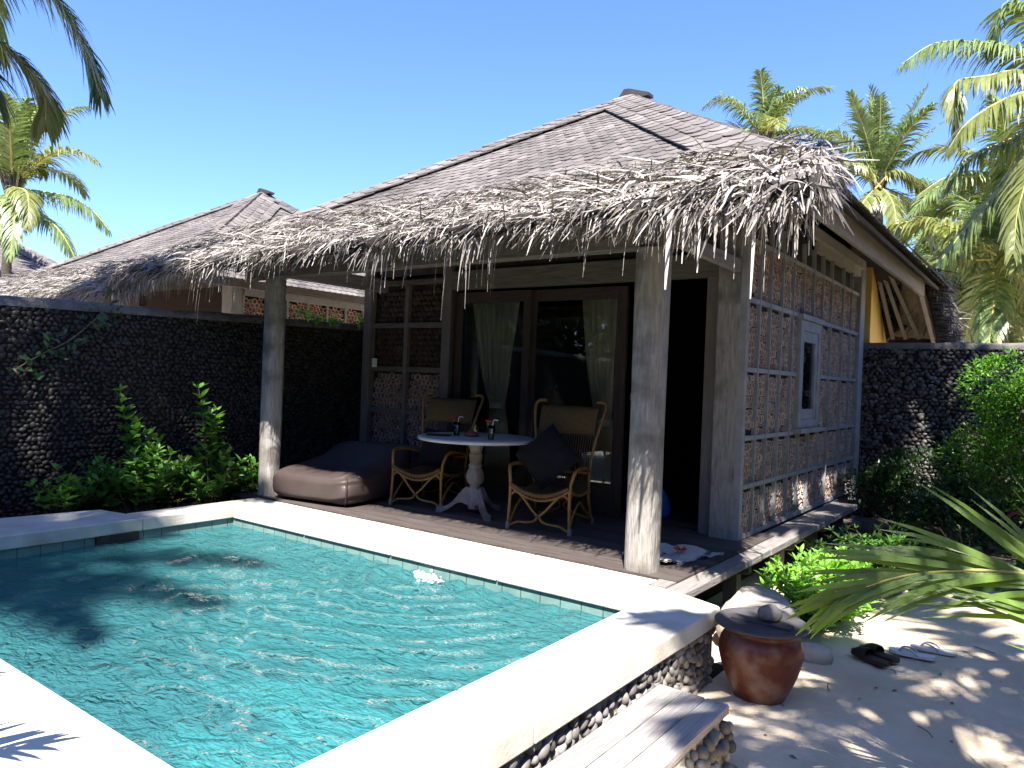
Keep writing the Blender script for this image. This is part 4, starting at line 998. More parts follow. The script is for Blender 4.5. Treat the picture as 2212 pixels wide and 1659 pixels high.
# ------------------------------------------------------------------ step, jar, boulders, sandals
def step():
    base = np.array([.88, -2.35, GZ]); t = thing('step', 'low pebble clad step topped by a weathered grey plank beside the pool', 'step', base)
    mb = MB(); x0, x1, y0, y1 = .715 - .88, 1.045 - .88, -3.6 + 2.35, -1.29 + 2.35; zt = .285
    ys_ = [x0, x0 + .118, x0 + .222, x1]
    for k in range(3):
        a, b = ys_[k], ys_[k + 1]
        mb.box((a + .0015, y0, zt - .045), (b - .0015, y1 + rng.normal(0, .002), zt + rng.normal(0, .0012)), 'wood_step', rng.random(), bev=.006)
    mb.build('plank', t)
    mb = MB(); mb.prism([(x0 + .02, y1 - .03, -.05), (x0 + .03, y1 - .05, zt - .047), (x1 - .01, y1 - .05, zt - .047), (x1 + .045, y1 - .03, -.05)], (0, y0 - y1, 0), 'mortar_pale')
    pebbles(mb, (x1 + .05, y0, -.02), (0, 1, 0), nrm(np.array([-.055, 0, .26])), nrm(np.array([.26, 0, .055])), y1 - y0 - .03, .255, .058, 'pebble', sq=.85)
    pebbles(mb, (x0 + .02, y1 - .03, -.02), (1, 0, 0), (0, 0, 1), (0, 1, 0), x1 - x0, .25, .055, 'pebble')
    mb.build('pebble_base', t)
step()
def jar():
    p = np.array([.905, -.45, GZ]); t = thing('water_jar', 'red brown glazed clay jar with a dark lid standing by the pool corner', 'jar', p)
    prof = [(0, .0), (.115, .0), (.125, .012), (.155, .07), (.19, .15), (.212, .23), (.216, .27), (.205, .315), (.185, .345), (.178, .36), (.185, .375), (.205, .385), (.20, .39), (.17, .37)]
    sp = spline(prof, 3); MB().lathe(sp, 'glaze', n=56).build('jar_body', t)
    mb = MB(); mb.lathe([(0, .388), (.16, .388), (.205, .386), (.236, .393), (.242, .403), (.236, .411), (.222, .408), (.20, .402), (.19, .40), (0, .404)], 'lid_dark', n=56)
    mb.box((-.15, -.045, .403), (.16, .035, .412), 'lid_dark'); mb.build('lid', t)
    V, F = ICO3; n3 = V + .07 * np.sin(V[:, [1, 2, 0]] * 4 + 1) 
    o = MB().add(n3 * [.062, .055, .048], F, 'stone_grey', .5, True).build('stone', None, p + [.03, .03, .452]); tag(o, 'round grey stone resting on the lid of the clay jar', 'stone')
jar()
def rock(name, label, loc, sc, matn, seed, cat='boulder'):
    r = np.random.default_rng(seed); V, F = ICO3; 
    import bmesh
    d = sum(a * np.sin(V @ r.normal(0, f, 3) + r.uniform(0, 6)) for a, f in ((.10, 2), (.08, 3.5), (.05, 6), (.03, 11)))
    W = V * (1 + d)[:, None]; W = np.sign(W) * np.abs(W) ** .8
    o = MB().add(W * sc, F, matn, .5, True).build(name, None, loc, r.uniform(0, .6)); tag(o, label, cat); return o
rock('boulder', 'big pale boulder behind the clay jar at the pool corner', (.63, .40, GZ + .11), np.array([.24, .36, .20]), 'boulder', 3)
rock('boulder', 'small pale rock on the sand just behind the boulder and jar', (.98, .34, GZ + .03), np.array([.11, .09, .07]), 'boulder', 5)
def sandal(loc, rot, pale, label, group, mirror=1):
    t = thing('flip_flop' if pale else 'sandal', label, 'flip flop' if pale else 'sandal', loc, rot, group)
    out = spline([(0, -.128), (.032, -.115), (.038, -.06), (.036, 0), (.046, .06), (.042, .105), (.012, .132), (-.024, .118), (-.040, .07), (-.034, 0), (-.034, -.06), (-.03, -.115), (0, -.128)], 5)[:-1] * [mirror, 1]
    th = .014 if pale else .024
    P = np.concatenate([out, np.zeros((len(out), 1))], 1); P[:, 2] = .006 * (P[:, 1] / .13) ** 2
    mb = MB(); mb.prism(P if mirror < 0 else P[::-1], (0, 0, th), 'rubber_pale' if pale else 'rubber_dark'); mb.build('sole', t)
    if pale:
        mb = MB()
        for s in (-1, 1): mb.tube(spline([(.0, .075, th), (s * .018, .05, th + .028), (s * .034, .0, th + .022), (s * .036, -.03, th)], 6), .0055, 'strap_grey', 6)
        mb.build('strap', t)
    else:
        mb = MB(); us = np.linspace(0, np.pi, 12)
        rows = [np.stack([.046 * np.cos(us) * mirror, np.full(12, y), th * .6 + h * np.sin(us)], 1) for y, h in ((-.0, .055), (.03, .055), (.06, .05), (.085, .04), (.10, .028))]
        mb.grid(rows, 'leather_dark'); mb.grid(np.array(rows) * [.95, 1, .93], 'leather_dark'); mb.build('strap', t)
ls = 'pair of dark brown sandals on the sand'
sandal((1.262, .515, GZ + .022), R_(-32 + 90), False, 'dark brown sandal nearer the viewer, of the pair on the sand', ls, 1)
sandal((1.298, .625, GZ + .022), R_(-28 + 90), False, 'dark brown sandal farther from the viewer, beside its twin and a pale flip flop', ls, -1)
lf = 'pair of pale flip flops on the sand'
sandal((1.455, .785, GZ + .022), R_(2 + 90), True, 'pale flip flop next to the dark sandals', lf, 1)
sandal((1.55, .975, GZ + .022), R_(0 + 90), True, 'pale flip flop farthest from the dark sandals', lf, -1)

# ------------------------------------------------------------------ leaves and shrubs
def leaf_tpl(fold=.25, curl=.25, wide=.42):
    """leaf of length 1 along +y, normal +z: 3 columns x 5 rows"""
    ys = np.array([0, .22, .5, .78, 1.]); ws = np.array([.05, .8, 1., .62, .02]) * wide / 2
    V = []
    for y, w in zip(ys, ws):
        z = -curl * y * y * .5
        V += [(-w, y, z + fold * w), (0, y, z), (w, y, z + fold * w)]
    F = []
    for i in range(4):
        for j in range(2): a = i * 3 + j; F.append([a, a + 1, a + 4, a + 3])
    return np.array(V), np.array(F)
LEAF = leaf_tpl(); LEAF_N = leaf_tpl(.3, .4, .30); LEAF_S = (np.array([(0, 0, 0), (.2, .45, .06), (0, 1, -.08), (-.2, .45, .06)], float), np.array([[0, 1, 2, 3]]))
def leaves(mb, P, D, size, matn, r, tpl=LEAF, up=None, tint=None):
    n = len(P); D = nrm(D); upv = np.tile([0, 0, 1.], (n, 1)) if up is None else up
    upv = upv + r.normal(0, .3, (n, 3)); X = nrm(np.cross(D, upv)); Z = np.cross(X, D)
    Rm = np.stack([X, D, Z], 2) * size[:, None, None]
    mb.inst(*tpl, Rm, P, matn, r.random(n) if tint is None else tint, True)
def shrub(name, label, cat, loc, stems, leaf, matn, seed, per=5, gap=.07, group=None, tpl=LEAF, bare=.25, spread=.35, parts=True):
    """stems: list of (dx, dy, height) tip offsets; whorls of leaves up each stem"""
    r = np.random.default_rng(seed); t = thing(name, label, cat, loc, group=group); sm = MB(); lm = MB()
    for (dx, dy, hh) in stems:
        b = np.array([dx * .25 + r.normal(0, .03), dy * .25 + r.normal(0, .03), 0]); tip = np.array([dx, dy, hh]); mid = (b + tip) / 2 + np.array([-dx * .1, -dy * .1, hh * .12])
        C = bez([b, mid, tip], 12); Ln = np.linalg.norm(np.diff(C, axis=0), axis=1).sum(); sm.tube(C, np.linspace(.007, .002, 12), 'stem', 5)
        k = max(2, int(Ln * (1 - bare) / gap)); 
        for j in range(k):
            s = bare + (1 - bare) * (j + 1) / k; p = C[min(11, int(s * 11))]; ax = nrm(C[min(11, int(s * 11))] - C[max(0, int(s * 11) - 1)] + 1e-6)
            m_ = per; a = r.uniform(0, 6.28) + np.arange(m_) * 2 * np.pi / m_ + r.normal(0, .2, m_)
            top = (j == k - 1); el = r.normal(.75 if top else spread, .25, m_)
            D = np.stack([np.cos(a) * np.cos(el), np.sin(a) * np.cos(el), np.sin(el)], 1) + ax * .25
            leaves(lm, p + r.normal(0, .006, (m_, 3)), D, leaf * r.uniform(.6, 1.15, m_) * (.75 if top else 1), matn, r, tpl)
    sm.build('stems', t); lm.build('foliage', t); return t
def rand_stems(r, n, rad, h0, h1, ex=1., ey=1.):
    a = r.uniform(0, 6.28, n); q = rad * np.sqrt(r.random(n)); k = 1 - .55 * (q / rad) ** 2
    return [(q_ * math.cos(a_) * ex, q_ * math.sin(a_) * ey, r.uniform(h0, h1) * k_) for q_, a_, k_ in zip(q, a, k)]
rs = np.random.default_rng(21)
G1 = 'broad leaved shrubs in the bed by the left wall'
shrub('shrub', 'leafy shrub with a tall bright shoot in the bed left of the far post', 'shrub', (-4.42, -.30, -.14), rand_stems(rs, 32, .36, .35, .70, .9, 1.3) + [(.02, -.22, 1.16), (-.04, .0, .95), (.06, -.12, .92)], .125, 'leaf_shrub', 1, group=G1)
shrub('shrub', 'bushy shrub in the middle of the left bed with glossy leaves', 'shrub', (-4.46, -1.0, -.14), rand_stems(rs, 42, .46, .40, .85, .8, 1.2) + [(.30, .0, .42), (-.05, -.2, 1.12)], .125, 'leaf_shrub', 2, group=G1)
shrub('shrub', 'low shrub at the left end of the bed reaching over the wide coping', 'shrub', (-4.58, -1.62, -.10), rand_stems(rs, 12, .30, .18, .45, .7, 1.) + [(.25, -.1, .25), (.2, .15, .3)], .105, 'leaf_light', 3, group=G1)
shrub('shrub', 'small pale shrub at the foot of the far porch post', 'shrub', (-4.24, .02, -.14), rand_stems(rs, 12, .16, .28, .62), .085, 'leaf_shrub', 4, group=G1)
def yellow_flower(p, label, seed):
    r = np.random.default_rng(seed); t = thing('flower', label, 'flower', p); mb = MB(); n = 16
    c = r.normal(0, .018, (n, 3)) + [0, 0, .10]; a = r.uniform(0, 6.28, n); leaves(mb, c, np.stack([np.cos(a), np.sin(a), r.uniform(-.2, .6, n)], 1), np.full(n, .022), 'petal_yellow', r, LEAF_S); mb.build('petals', t)
    MB().tube([(0, 0, 0), (.004, 0, .10)], .002, 'stem', 5).build('stalk', t)
yellow_flower(onp(384, 1082, 0, -4.03) + [0, 0, -.10], 'small cluster of yellow flowers low at the edge of the left bed', 1)

def vine(name, label, pts, wid, n, size, matn, seed, nx):
    r = np.random.default_rng(seed); C = spline(pts, 10); t = thing(name, label, 'vine', C[0]); nx = np.asarray(nx, float)
    k = r.integers(0, len(C), n); P = C[k] + r.normal(0, wid, (n, 3)) * (1 - .8 * np.abs(nx)) + nx * r.uniform(.02, .08, n)[:, None] - C[0]
    D = r.normal(0, .6, (n, 3)) + [0, 0, -.3] + nx * .5; mb = MB(); leaves(mb, P, D, size * r.uniform(.6, 1.3, n), matn, r, LEAF, up=np.tile(nx, (n, 1)) + [0, 0, .4]); 
    MB().tube(C - C[0], .006, 'stem', 5).build('stem', t); mb.build('foliage', t)
def wv(u, v, dz=0): return onp(u, v, 0, -4.80) + [0, 0, dz]
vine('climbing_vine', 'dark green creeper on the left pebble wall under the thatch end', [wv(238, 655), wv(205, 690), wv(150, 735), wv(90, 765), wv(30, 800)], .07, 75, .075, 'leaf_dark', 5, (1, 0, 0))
vine('climbing_vine', 'bright green sprig showing over the wall between porch post and house', [wv(638, 672), wv(660, 680), wv(700, 690), wv(725, 696)], .022, 60, .07, 'leaf_light', 7, (1, 0, 0))
vine('climbing_vine', 'second bright green sprig over the wall close to the house corner', [wv(765, 698), wv(785, 690)], .035, 26, .075, 'leaf_light', 8, (1, 0, 0))

# right side planting
shrub('ground_cover', 'bright green leafy ground cover beside the house ledge and boulder', 'ground cover', (.80, 1.30, GZ + .01), rand_stems(rs, 95, .66, .28, .52, .70, 1.4), .10, 'leaf_light', 31, per=5, gap=.055, tpl=LEAF_N, bare=.15)
shrub('ground_cover', 'half shaded leafy ground cover farther along the house ledge', 'ground cover', (.95, 2.6, GZ + .01), rand_stems(rs, 70, .75, .30, .52, .85, 1.1), .09, 'leaf_shrub', 32, per=5, gap=.06, tpl=LEAF_N, bare=.15)
def bush(name, label, loc, rad, n, size, matn, seed, lumps=9, hole=.35):
    r = np.random.default_rng(seed); rad = np.asarray(rad, float); t = thing(name, label, 'bush', loc); mb = MB(); st = MB()
    th = r.uniform(0, 6.28, lumps); ph = r.uniform(-.2, 1.3, lumps); cen = np.stack([np.cos(th) * np.cos(ph), np.sin(th) * np.cos(ph), np.sin(ph)], 1) * r.uniform(.45, .95, lumps)[:, None] * rad + [0, 0, rad[2] * .7]
    sz = r.uniform(.30, .5, lumps); k = r.integers(0, lumps, n)
    d = nrm(r.normal(0, 1, (n, 3))); q = r.uniform(.3, 1.05, n) ** .6
    P = cen[k] + d * (sz[k] * q)[:, None] * rad.mean(); P[:, 2] = np.maximum(P[:, 2], .03)
    twig = .5 * np.sin(P @ r.normal(0, 9, 3)) + .5 * np.sin(P @ r.normal(0, 9, 3)); keep = twig > -hole * 2
    P, d = P[keep], d[keep]; D = d * .7 + r.normal(0, .5, P.shape) + [0, 0, .1]
    leaves(mb, P, D, size * r.uniform(.55, 1.2, len(P)), matn, r, LEAF_S, tint=np.clip(.5 + .25 * r.normal(0, 1, len(P)), 0, 1))
    for c in cen: st.tube(bez([(0, 0, 0), c * [.3, .3, .6], c], 8), np.linspace(.016, .004, 8), 'stem', 5)
    # fine outer twigs with leaves sticking out
    st.build('branches', t); mb.build('foliage', t); return t
bush('bush', 'big sunlit green bush in front of the right pebble wall', (2.05, 4.85, GZ), (.95, .70, 1.22), 19000, .058, 'leaf_bush', 41, 16, .3)
bush('bush', 'shaded green bush at the right edge below the palms', (2.75, 4.3, GZ), (.8, .8, 1.05), 9000, .06, 'leaf_bush', 42, 12, .3)
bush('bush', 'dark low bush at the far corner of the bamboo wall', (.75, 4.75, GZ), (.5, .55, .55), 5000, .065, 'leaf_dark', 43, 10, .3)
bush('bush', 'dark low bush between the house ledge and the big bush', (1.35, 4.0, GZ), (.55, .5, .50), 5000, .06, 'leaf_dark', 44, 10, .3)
def broad_plant(name, label, loc, n, L0, L1, matn, seed, wide=.3):
    r = np.random.default_rng(seed); t = thing(name, label, 'plant', loc)
    tpl = leaf_tpl(.25, .9, wide)
    for k in range(n):
        a = k * 2.4 + r.normal(0, .2); el = r.uniform(.5, 1.25); st = np.array([math.cos(a) * math.cos(el), math.sin(a) * math.cos(el), math.sin(el)]) * r.uniform(.25, .55)
        mb = MB(); mb.tube(bez([(0, 0, 0), st * .5 + [0, 0, .06], st], 7), np.linspace(.010, .005, 7), 'stem', 5)
        leaves(mb, st[None], np.array([[math.cos(a), math.sin(a), r.uniform(-.1, .6)]]), np.array([r.uniform(L0, L1)]), matn, r, tpl); mb.build('leaf', t)
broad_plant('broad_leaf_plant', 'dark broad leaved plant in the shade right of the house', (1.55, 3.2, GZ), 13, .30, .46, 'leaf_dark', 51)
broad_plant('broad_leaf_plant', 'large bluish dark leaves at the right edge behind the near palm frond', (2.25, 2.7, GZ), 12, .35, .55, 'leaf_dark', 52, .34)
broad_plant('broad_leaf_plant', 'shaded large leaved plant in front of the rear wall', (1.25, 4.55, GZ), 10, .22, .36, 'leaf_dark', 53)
broad_plant('red_leaf_plant', 'dark red leaved plant at the right edge of the picture', (2.35, 3.3, GZ + .25), 12, .22, .34, 'leaf_red', 54, .32)

# ------------------------------------------------------------------ palms
def frond(mb, C, Lf, n, matn, r, rach='palm_rachis', w=.032, droop=1.2, vee=.5, r0=.022, spread=(1.15, .45), ragged=.12, upref=(0, 0, 1)):
    """C: rachis polyline; leaflets both sides, each a 4-segment drooping strip"""
    C = np.asarray(C, float); m_ = len(C); d = np.linalg.norm(np.diff(C, axis=0), axis=1); s = np.concatenate([[0], np.cumsum(d)]); s /= s[-1]
    mb.tube(C, np.linspace(r0, r0 * .2, m_), rach, 6)
    q = np.linspace(.13, .995, n); q = np.concatenate([q, q + .5 / n]); q = np.clip(q + r.normal(0, .004, len(q)), .1, 1)
    side = np.concatenate([np.ones(n), -np.ones(n)])
    P = np.stack([np.interp(q, s, C[:, k]) for k in range(3)], 1); T = np.gradient(C, s, axis=0); T = nrm(np.stack([np.interp(q, s, T[:, k]) for k in range(3)], 1))
    up = np.asarray(upref, float); S_ = nrm(np.cross(T, up + 1e-4 * np.array([1., 0, 0]))); Nn = np.cross(S_, T); Nn = np.where((Nn @ up)[:, None] < 0, -Nn, Nn)
    a = spread[0] + (spread[1] - spread[0]) * q + r.normal(0, .07, len(q))
    D = T * np.cos(a)[:, None] + S_ * (side * np.sin(a))[:, None] + Nn * (vee * (1 - .3 * q) + r.normal(0, ragged, len(q)))[:, None]
    prof = np.interp(q, [0.1, .25, .5, .8, 1.0], [.55, .9, 1., .72, .35]); L_ = Lf * prof * r.uniform(.82, 1.08, len(q))
    dr = droop * r.uniform(.6, 1.4, len(q))
    dd = nrm(D); pts = [P]; segs = 4; Wd_ = nrm(np.cross(dd, Nn)); wp = np.array([.55, 1., .9, .6, .06])
    for k in range(segs):
        dd = nrm(dd + np.array([0, 0, -1.]) * (dr / segs * (.5 + .4 * k))[:, None]); pts.append(pts[-1] + dd * (L_ / segs)[:, None])
    V = []
    for k in range(segs + 1):
        V += [pts[k] - Wd_ * w * wp[k] / 2, pts[k] + Wd_ * w * wp[k] / 2]
    V = np.stack(V, 1); nn = len(q); F = np.array([[2 * k, 2 * k + 1, 2 * k + 3, 2 * k + 2] for k in range(segs)])
    F = (F[None] + (np.arange(nn) * (2 * segs + 2))[:, None, None]).reshape(-1, 4)
    mb.add(V.reshape(-1, 3), F, matn, np.repeat(np.clip(r.normal(.5, .22, nn), 0, 1), segs), False)
def arc(p, az, el, L_, g, n=14):
    """rachis starting at p, azimuth az, elevation el, sagging by gravity g over its length"""
    d = np.array([math.cos(az) * math.cos(el), math.sin(az) * math.cos(el), math.sin(el)]); pts = [np.asarray(p, float)]
    for k in range(n): d = nrm(d + np.array([0, 0, -1.]) * g / n * (.4 + 1.2 * k / n)); pts.append(pts[-1] + d * L_ / n)
    return np.array(pts)
def palm(label, crown, base, seed, n=16, L_=(2.2, 3.0), lf=.62, nl=46, explicit=(), w=.04, g=(.9, 2.0), els=(1.35, -.45), coco=0, orange=0, yellow=.25, group=None, trunk_r=.15, azr=None, parts_on=True, name='coconut_palm'):
    r = np.random.default_rng(seed); base = np.asarray(base, float); crown = np.asarray(crown, float)
    t = thing(name, label, 'palm tree', base, group=group); c = crown - base
    mid = c * .5 + np.array([r.normal(0, .25), r.normal(0, .25), 0]); C = bez([(0, 0, -.1), mid, c], 30)
    mb = MB(); rr = np.linspace(trunk_r * 1.25, trunk_r * .72, 30) * (1 + .05 * np.sin(np.arange(30) * 2.6)); mb.tube(C, rr, 'palm_trunk', 12); mb.build('trunk', t)
    mb = MB()
    for k in range(14): a = k * 2.4; mb.tube(bez([c + [0, 0, -.35], c + np.array([math.cos(a), math.sin(a), -.1]) * .14, c + np.array([math.cos(a) * .24, math.sin(a) * .24, .28])], 6), np.linspace(.07, .02, 6), 'palm_trunk' if k % 3 else 'palm_rachis', 6)
    mb.build('crown_shaft', t)
    for k in range(n):
        q = (k + .5) / n; az = k * 2.399 + r.normal(0, .15); el = els[0] + (els[1] - els[0]) * q + r.normal(0, .12)
        if azr is not None: az = azr[0] + (azr[1] - azr[0]) * ((k * .618) % 1)
        L1 = r.uniform(*L_) * (1 - .25 * (q < .15)); gg = g[0] + (g[1] - g[0]) * r.random()
        mb = MB(); rach = 'rachis_orange' if k >= n - orange else 'palm_rachis'
        frond(mb, arc(c, az, el, L1, gg), lf * r.uniform(.9, 1.2), int(nl * 1.5), 'palm_leaf_yellow' if r.random() < yellow * (.4 + 1.2 * q) else 'palm_leaf', r, rach, w, r.uniform(.7, 1.8), .35, .028)
        mb.build('frond', t)
    for spec in explicit:
        P = [np.asarray(p, float) - base for p in spec[0]]; C2 = spline(P, 6); mb = MB()
        frond(mb, C2, spec[1] * 1.12, int(spec[2] * 1.5), spec[3], r, 'palm_rachis', spec[4] if len(spec) > 4 else w, spec[5] if len(spec) > 5 else 1.2, spec[6] if len(spec) > 6 else .35, .026); mb.build('frond', t)
    for k in range(coco):
        a = k * 2.1 + .4; mb = MB(); p = c + np.array([math.cos(a) * .26, math.sin(a) * .26, -.32 - .08 * (k % 3)]); mb.inst(*ICO2, np.diag([.11, .11, .14])[None], p[None], 'coconut_fruit', .5, True); mb.build('coconut', t)
    return t
def gnd(p, dx=0., dy=0.): return np.array([p[0] + dx, p[1] + dy, GZ])

# left: tall palm out of frame whose fronds hang into the top left corner
cA = np.array([-5.3, -2.5, 5.6])
def pl(*uvd): return [dep(*q) for q in uvd]
palm('coconut palm whose long dark fronds hang into the top left corner', cA, gnd(cA, -1.9, -1.2), 61, n=13, L_=(2.6, 3.2), lf=.75, nl=56, w=.034, azr=(2.0, 5.6), els=(1.2, -.2),
     explicit=[(pl((-160, -190, 5.4), (30, -90, 5.5), (130, 10, 5.6), (186, 110, 5.7), (216, 205, 5.8)), .50, 96, 'palm_leaf', .024, 1.1, .1),
               (pl((-170, -60, 5.2), (-20, 75, 5.3), (55, 140, 5.4), (95, 205, 5.5), (98, 268, 5.6)), .46, 90, 'palm_leaf_yellow', .024, 1.1, .1),
               (pl((-200, -160, 5.2), (-90, 60, 5.2), (-30, 150, 5.3), (-8, 215, 5.3)), .55, 80, 'palm_leaf', .026, 1.1, .1)])
# left middle distance palm behind the neighbour roofs
cB = dep(28, 405, 15)
palm('coconut palm behind the neighbouring roof at the left edge', cB, gnd(cB, -.5, .6), 62, n=9, L_=(2.0, 2.7), lf=.55, nl=44, w=.04, els=(1.5, .5), trunk_r=.10,
     explicit=[(pl((28, 405, 15), (95, 415, 15), (150, 425, 15), (200, 455, 15), (236, 498, 15)), .52, 60, 'palm_leaf', .035, 2.2, .1),
               (pl((28, 405, 15), (80, 455, 14.7), (130, 500, 14.5), (170, 572, 14.4)), .5, 56, 'palm_leaf', .035, 1.8, .1),
               (pl((28, 405, 14.8), (55, 412, 14.2), (62, 440, 13.9), (60, 486, 13.8)), .5, 48, 'palm_leaf_yellow', .035, 1.6, .1),
               (pl((28, 405, 15), (46, 340, 15), (60, 290, 15), (95, 262, 15)), .5, 54, 'palm_leaf', .04, .8, .4),
               (pl((28, 405, 15), (60, 370, 15.2), (84, 340, 15.3), (92, 372, 15.4)), .5, 44, 'palm_leaf', .04, 1.6, .2),
               (pl((28, 405, 15), (34, 440, 14.6), (30, 490, 14.4), (22, 550, 14.3)), .5, 46, 'palm_leaf', .035, 1.4, .2), (pl((28, 405, 15), (15, 440, 14.6), (8, 470, 14.5), (0, 500, 14.4)), .5, 40, 'palm_leaf_yellow', .035, 1.6, .2)], coco=2)
# behind the roof on the right
cC = dep(1652, 300, 19)
palm('coconut palm crown rising just behind the right slope of the roof', cC, gnd(cC, .3, .8), 63, n=12, L_=(1.5, 2.1), lf=.55, nl=38, w=.05, els=(1.45, .1), g=(.8, 1.9),
     explicit=[(pl((1652, 300, 19), (1600, 235, 19), (1555, 212, 19), (1520, 232, 19)), .55, 44, 'palm_leaf', .045, 1.4, .3), (pl((1652, 300, 19), (1700, 235, 19), (1745, 196, 19), (1790, 190, 19)), .55, 44, 'palm_leaf', .045, 1.1, .3)])
cD = dep(1898, 400, 18)
palm('coconut palm with upright crown and orange stalks behind the right eave', cD, gnd(cD, .2, .8), 64, n=10, L_=(1.7, 2.4), lf=.55, nl=42, w=.045, els=(1.5, .75), g=(.3, .9), coco=5, yellow=.15,
     explicit=[(pl((1898, 400, 18), (1850, 330, 18), (1800, 285, 18), (1745, 300, 18)), .6, 46, 'palm_leaf', .045, 1.6, .2),
               (pl((1898, 400, 17.8), (1850, 355, 17.5), (1815, 345, 17.3), (1785, 352, 17.2)), .55, 44, 'palm_leaf_yellow', .05, 1.8, .1),
               (pl((1898, 400, 17.8), (1930, 370, 17.6), (1975, 385, 17.5), (2020, 430, 17.4)), .55, 46, 'palm_leaf_yellow', .05, 1.8, .1),
               (pl((1898, 400, 17.8), (1870, 430, 17.3), (1840, 480, 17.1), (1815, 530, 17.0)), .55, 46, 'palm_leaf_yellow', .05, 1.5, .1),
               (pl((1898, 400, 17.8), (1925, 430, 17.3), (1935, 480, 17.1), (1925, 560, 17.0)), .55, 46, 'palm_leaf_yellow', .05, 1.5, .1),
               (pl((1898, 400, 18), (1960, 430, 18), (2000, 480, 18), (2020, 540, 18)), .55, 46, 'palm_leaf', .05, 1.5, .1),
               (pl((1898, 400, 18), (1905, 300, 18), (1895, 240, 18), (1880, 192, 18)), .45, 44, 'palm_leaf', .045, .5, .5),
               (pl((1898, 400, 18), (1945, 290, 18), (1975, 235, 18), (2003, 188, 18)), .45, 44, 'palm_leaf', .045, .8, .4)])
cE = dep(2300, 190, 11)
palm('large coconut palm at the right edge with fronds sweeping left into the sky', cE, gnd(cE, .3, 1.0), 65, n=11, L_=(2.4, 3.0), lf=.7, nl=48, w=.045, azr=(-1.2, 2.2), trunk_r=.11,
     explicit=[(pl((2300, 190, 11), (2190, 108, 11), (2110, 92, 11), (2020, 94, 10.9), (1948, 138, 10.8)), .58, 60, 'palm_leaf', .04, 2.0, .05),
               (pl((2300, 190, 10.8), (2200, 155, 10.7), (2130, 165, 10.6), (2068, 176, 10.5), (2062, 215, 10.4), (2066, 300, 10.4)), .5, 60, 'palm_leaf_yellow', .045, 2.2, .05),
               (pl((2300, 190, 10.6), (2210, 200, 10.4), (2140, 230, 10.3), (2085, 270, 10.2), (2050, 320, 10.2)), .6, 60, 'palm_leaf_yellow', .045, 2.0, .05),
               (pl((2300, 190, 11), (2200, 290, 11), (2110, 330, 11), (2060, 370, 11), (2040, 410, 11)), .55, 56, 'palm_leaf', .04, 1.8, .1),
               (pl((2300, 190, 11.2), (2230, 330, 11.2), (2150, 420, 11.2), (2080, 500, 11.2), (2020, 580, 11.2)), .65, 56, 'palm_leaf', .045, 1.5, .1),
               (pl((2300, 190, 11), (2250, 50, 11), (2190, 10, 11), (2160, 30, 11), (2140, 110, 11)), .6, 56, 'palm_leaf', .045, 1.6, .1),
               (pl((2300, 190, 10.6), (2240, 330, 10.3), (2200, 450, 10.2), (2190, 540, 10.1)), .65, 56, 'palm_leaf_yellow', .045, 1.5, .1)])
cF = dep(2190, 400, 15)
palm('leaning coconut palm with dark trunk in the grove at the right', cF, gnd(cF, -.6, .5), 66, n=13, L_=(2.2, 3.0), lf=.65, nl=46, w=.05, els=(1.2, -.6), yellow=.5,
     explicit=[(pl((2190, 400, 15), (2110, 370, 15), (2040, 385, 15), (1985, 420, 14.9)), .6, 52, 'palm_leaf_yellow', .045, 2.0, .05), (pl((2190, 400, 15), (2140, 440, 14.8), (2090, 490, 14.6), (2060, 560, 14.5)), .6, 52, 'palm_leaf_yellow', .045, 1.6, .05)])
GP = 'coconut palms of the grove beyond the right wall'
for k, (u, v, D, n_) in enumerate([(2075, 545, 22, 17), (2150, 560, 19, 17), (2225, 520, 17, 16), (2010, 480, 25, 15), (2120, 480, 27, 14), (2280, 600, 20, 15), (2040, 600, 20, 16), (2100, 640, 17, 14), (2190, 620, 24, 15), (2165, 560, 13.5, 17)]):
    c = dep(u, v, D)
    palm(['palm in the grove directly right of the far eave', 'yellowish palm in the grove above the big bush', 'palm of the grove at the right picture edge above the wall', 'smaller distant palm between the eave palm and the grove', 'distant palm deep in the grove', 'low palm at the right edge partly outside the picture', 'palm right beside the rear thatch below the hip tiles', 'low palm over the rear wall above the bush', 'distant low palm at the far right above the wall', 'nearest low palm of the grove hanging over the right wall'][k],
         c, gnd(c, rng.normal(0, .4), rng.normal(0, .4)), 70 + k, n=n_, L_=(2.2, 3.0), lf=.7, nl=36, w=.06, els=(1.3, -.75), g=(1., 2.4), coco=3 if k in (1, 3) else 0, yellow=.5, group=GP)
# palms standing beside and behind the camera, throwing the dappled shade
for k, (c, b, lab, kw) in enumerate([
    ((4.0, -4.3, 6.1), (4.9, -5.0), 'coconut palm at the right whose crown shades the sand and jar', dict(n=7, L_=(1.6, 2.3))),
    ((4.6, -3.2, 6.6), (5.6, -3.2), 'young coconut palm at the right dappling the sand near the sandals', dict(n=5, L_=(1.2, 1.7))),
    ((.95, -10.7, 13.), (.2, -11.4), 'very tall coconut palm behind the yard whose shade lies across the left of the pool', dict(n=20, L_=(1.9, 2.6))),
    ((3.5, -.2, 6.4), (5.2, .2), 'coconut palm at the right shading the bed under the rear wall', dict(n=13, L_=(1.8, 2.5))),
    ((2.7, 2.5, 7.4), (5.0, 2.0), 'coconut palm whose crown shades the rear pebble wall beside the house', dict(n=13, L_=(1.5, 2.2))),
    ((-3.0, -5.3, 7.8), (-4.4, -6.8), 'tall coconut palm at the left shading the pebble wall and bed', dict(n=13, L_=(1.7, 2.3)))]):
    palm(lab, c, (b[0], b[1], GZ), 90 + k, lf=.6, nl=34, w=.05, els=(1.1, -.3), g=(.6, 1.5), **kw)

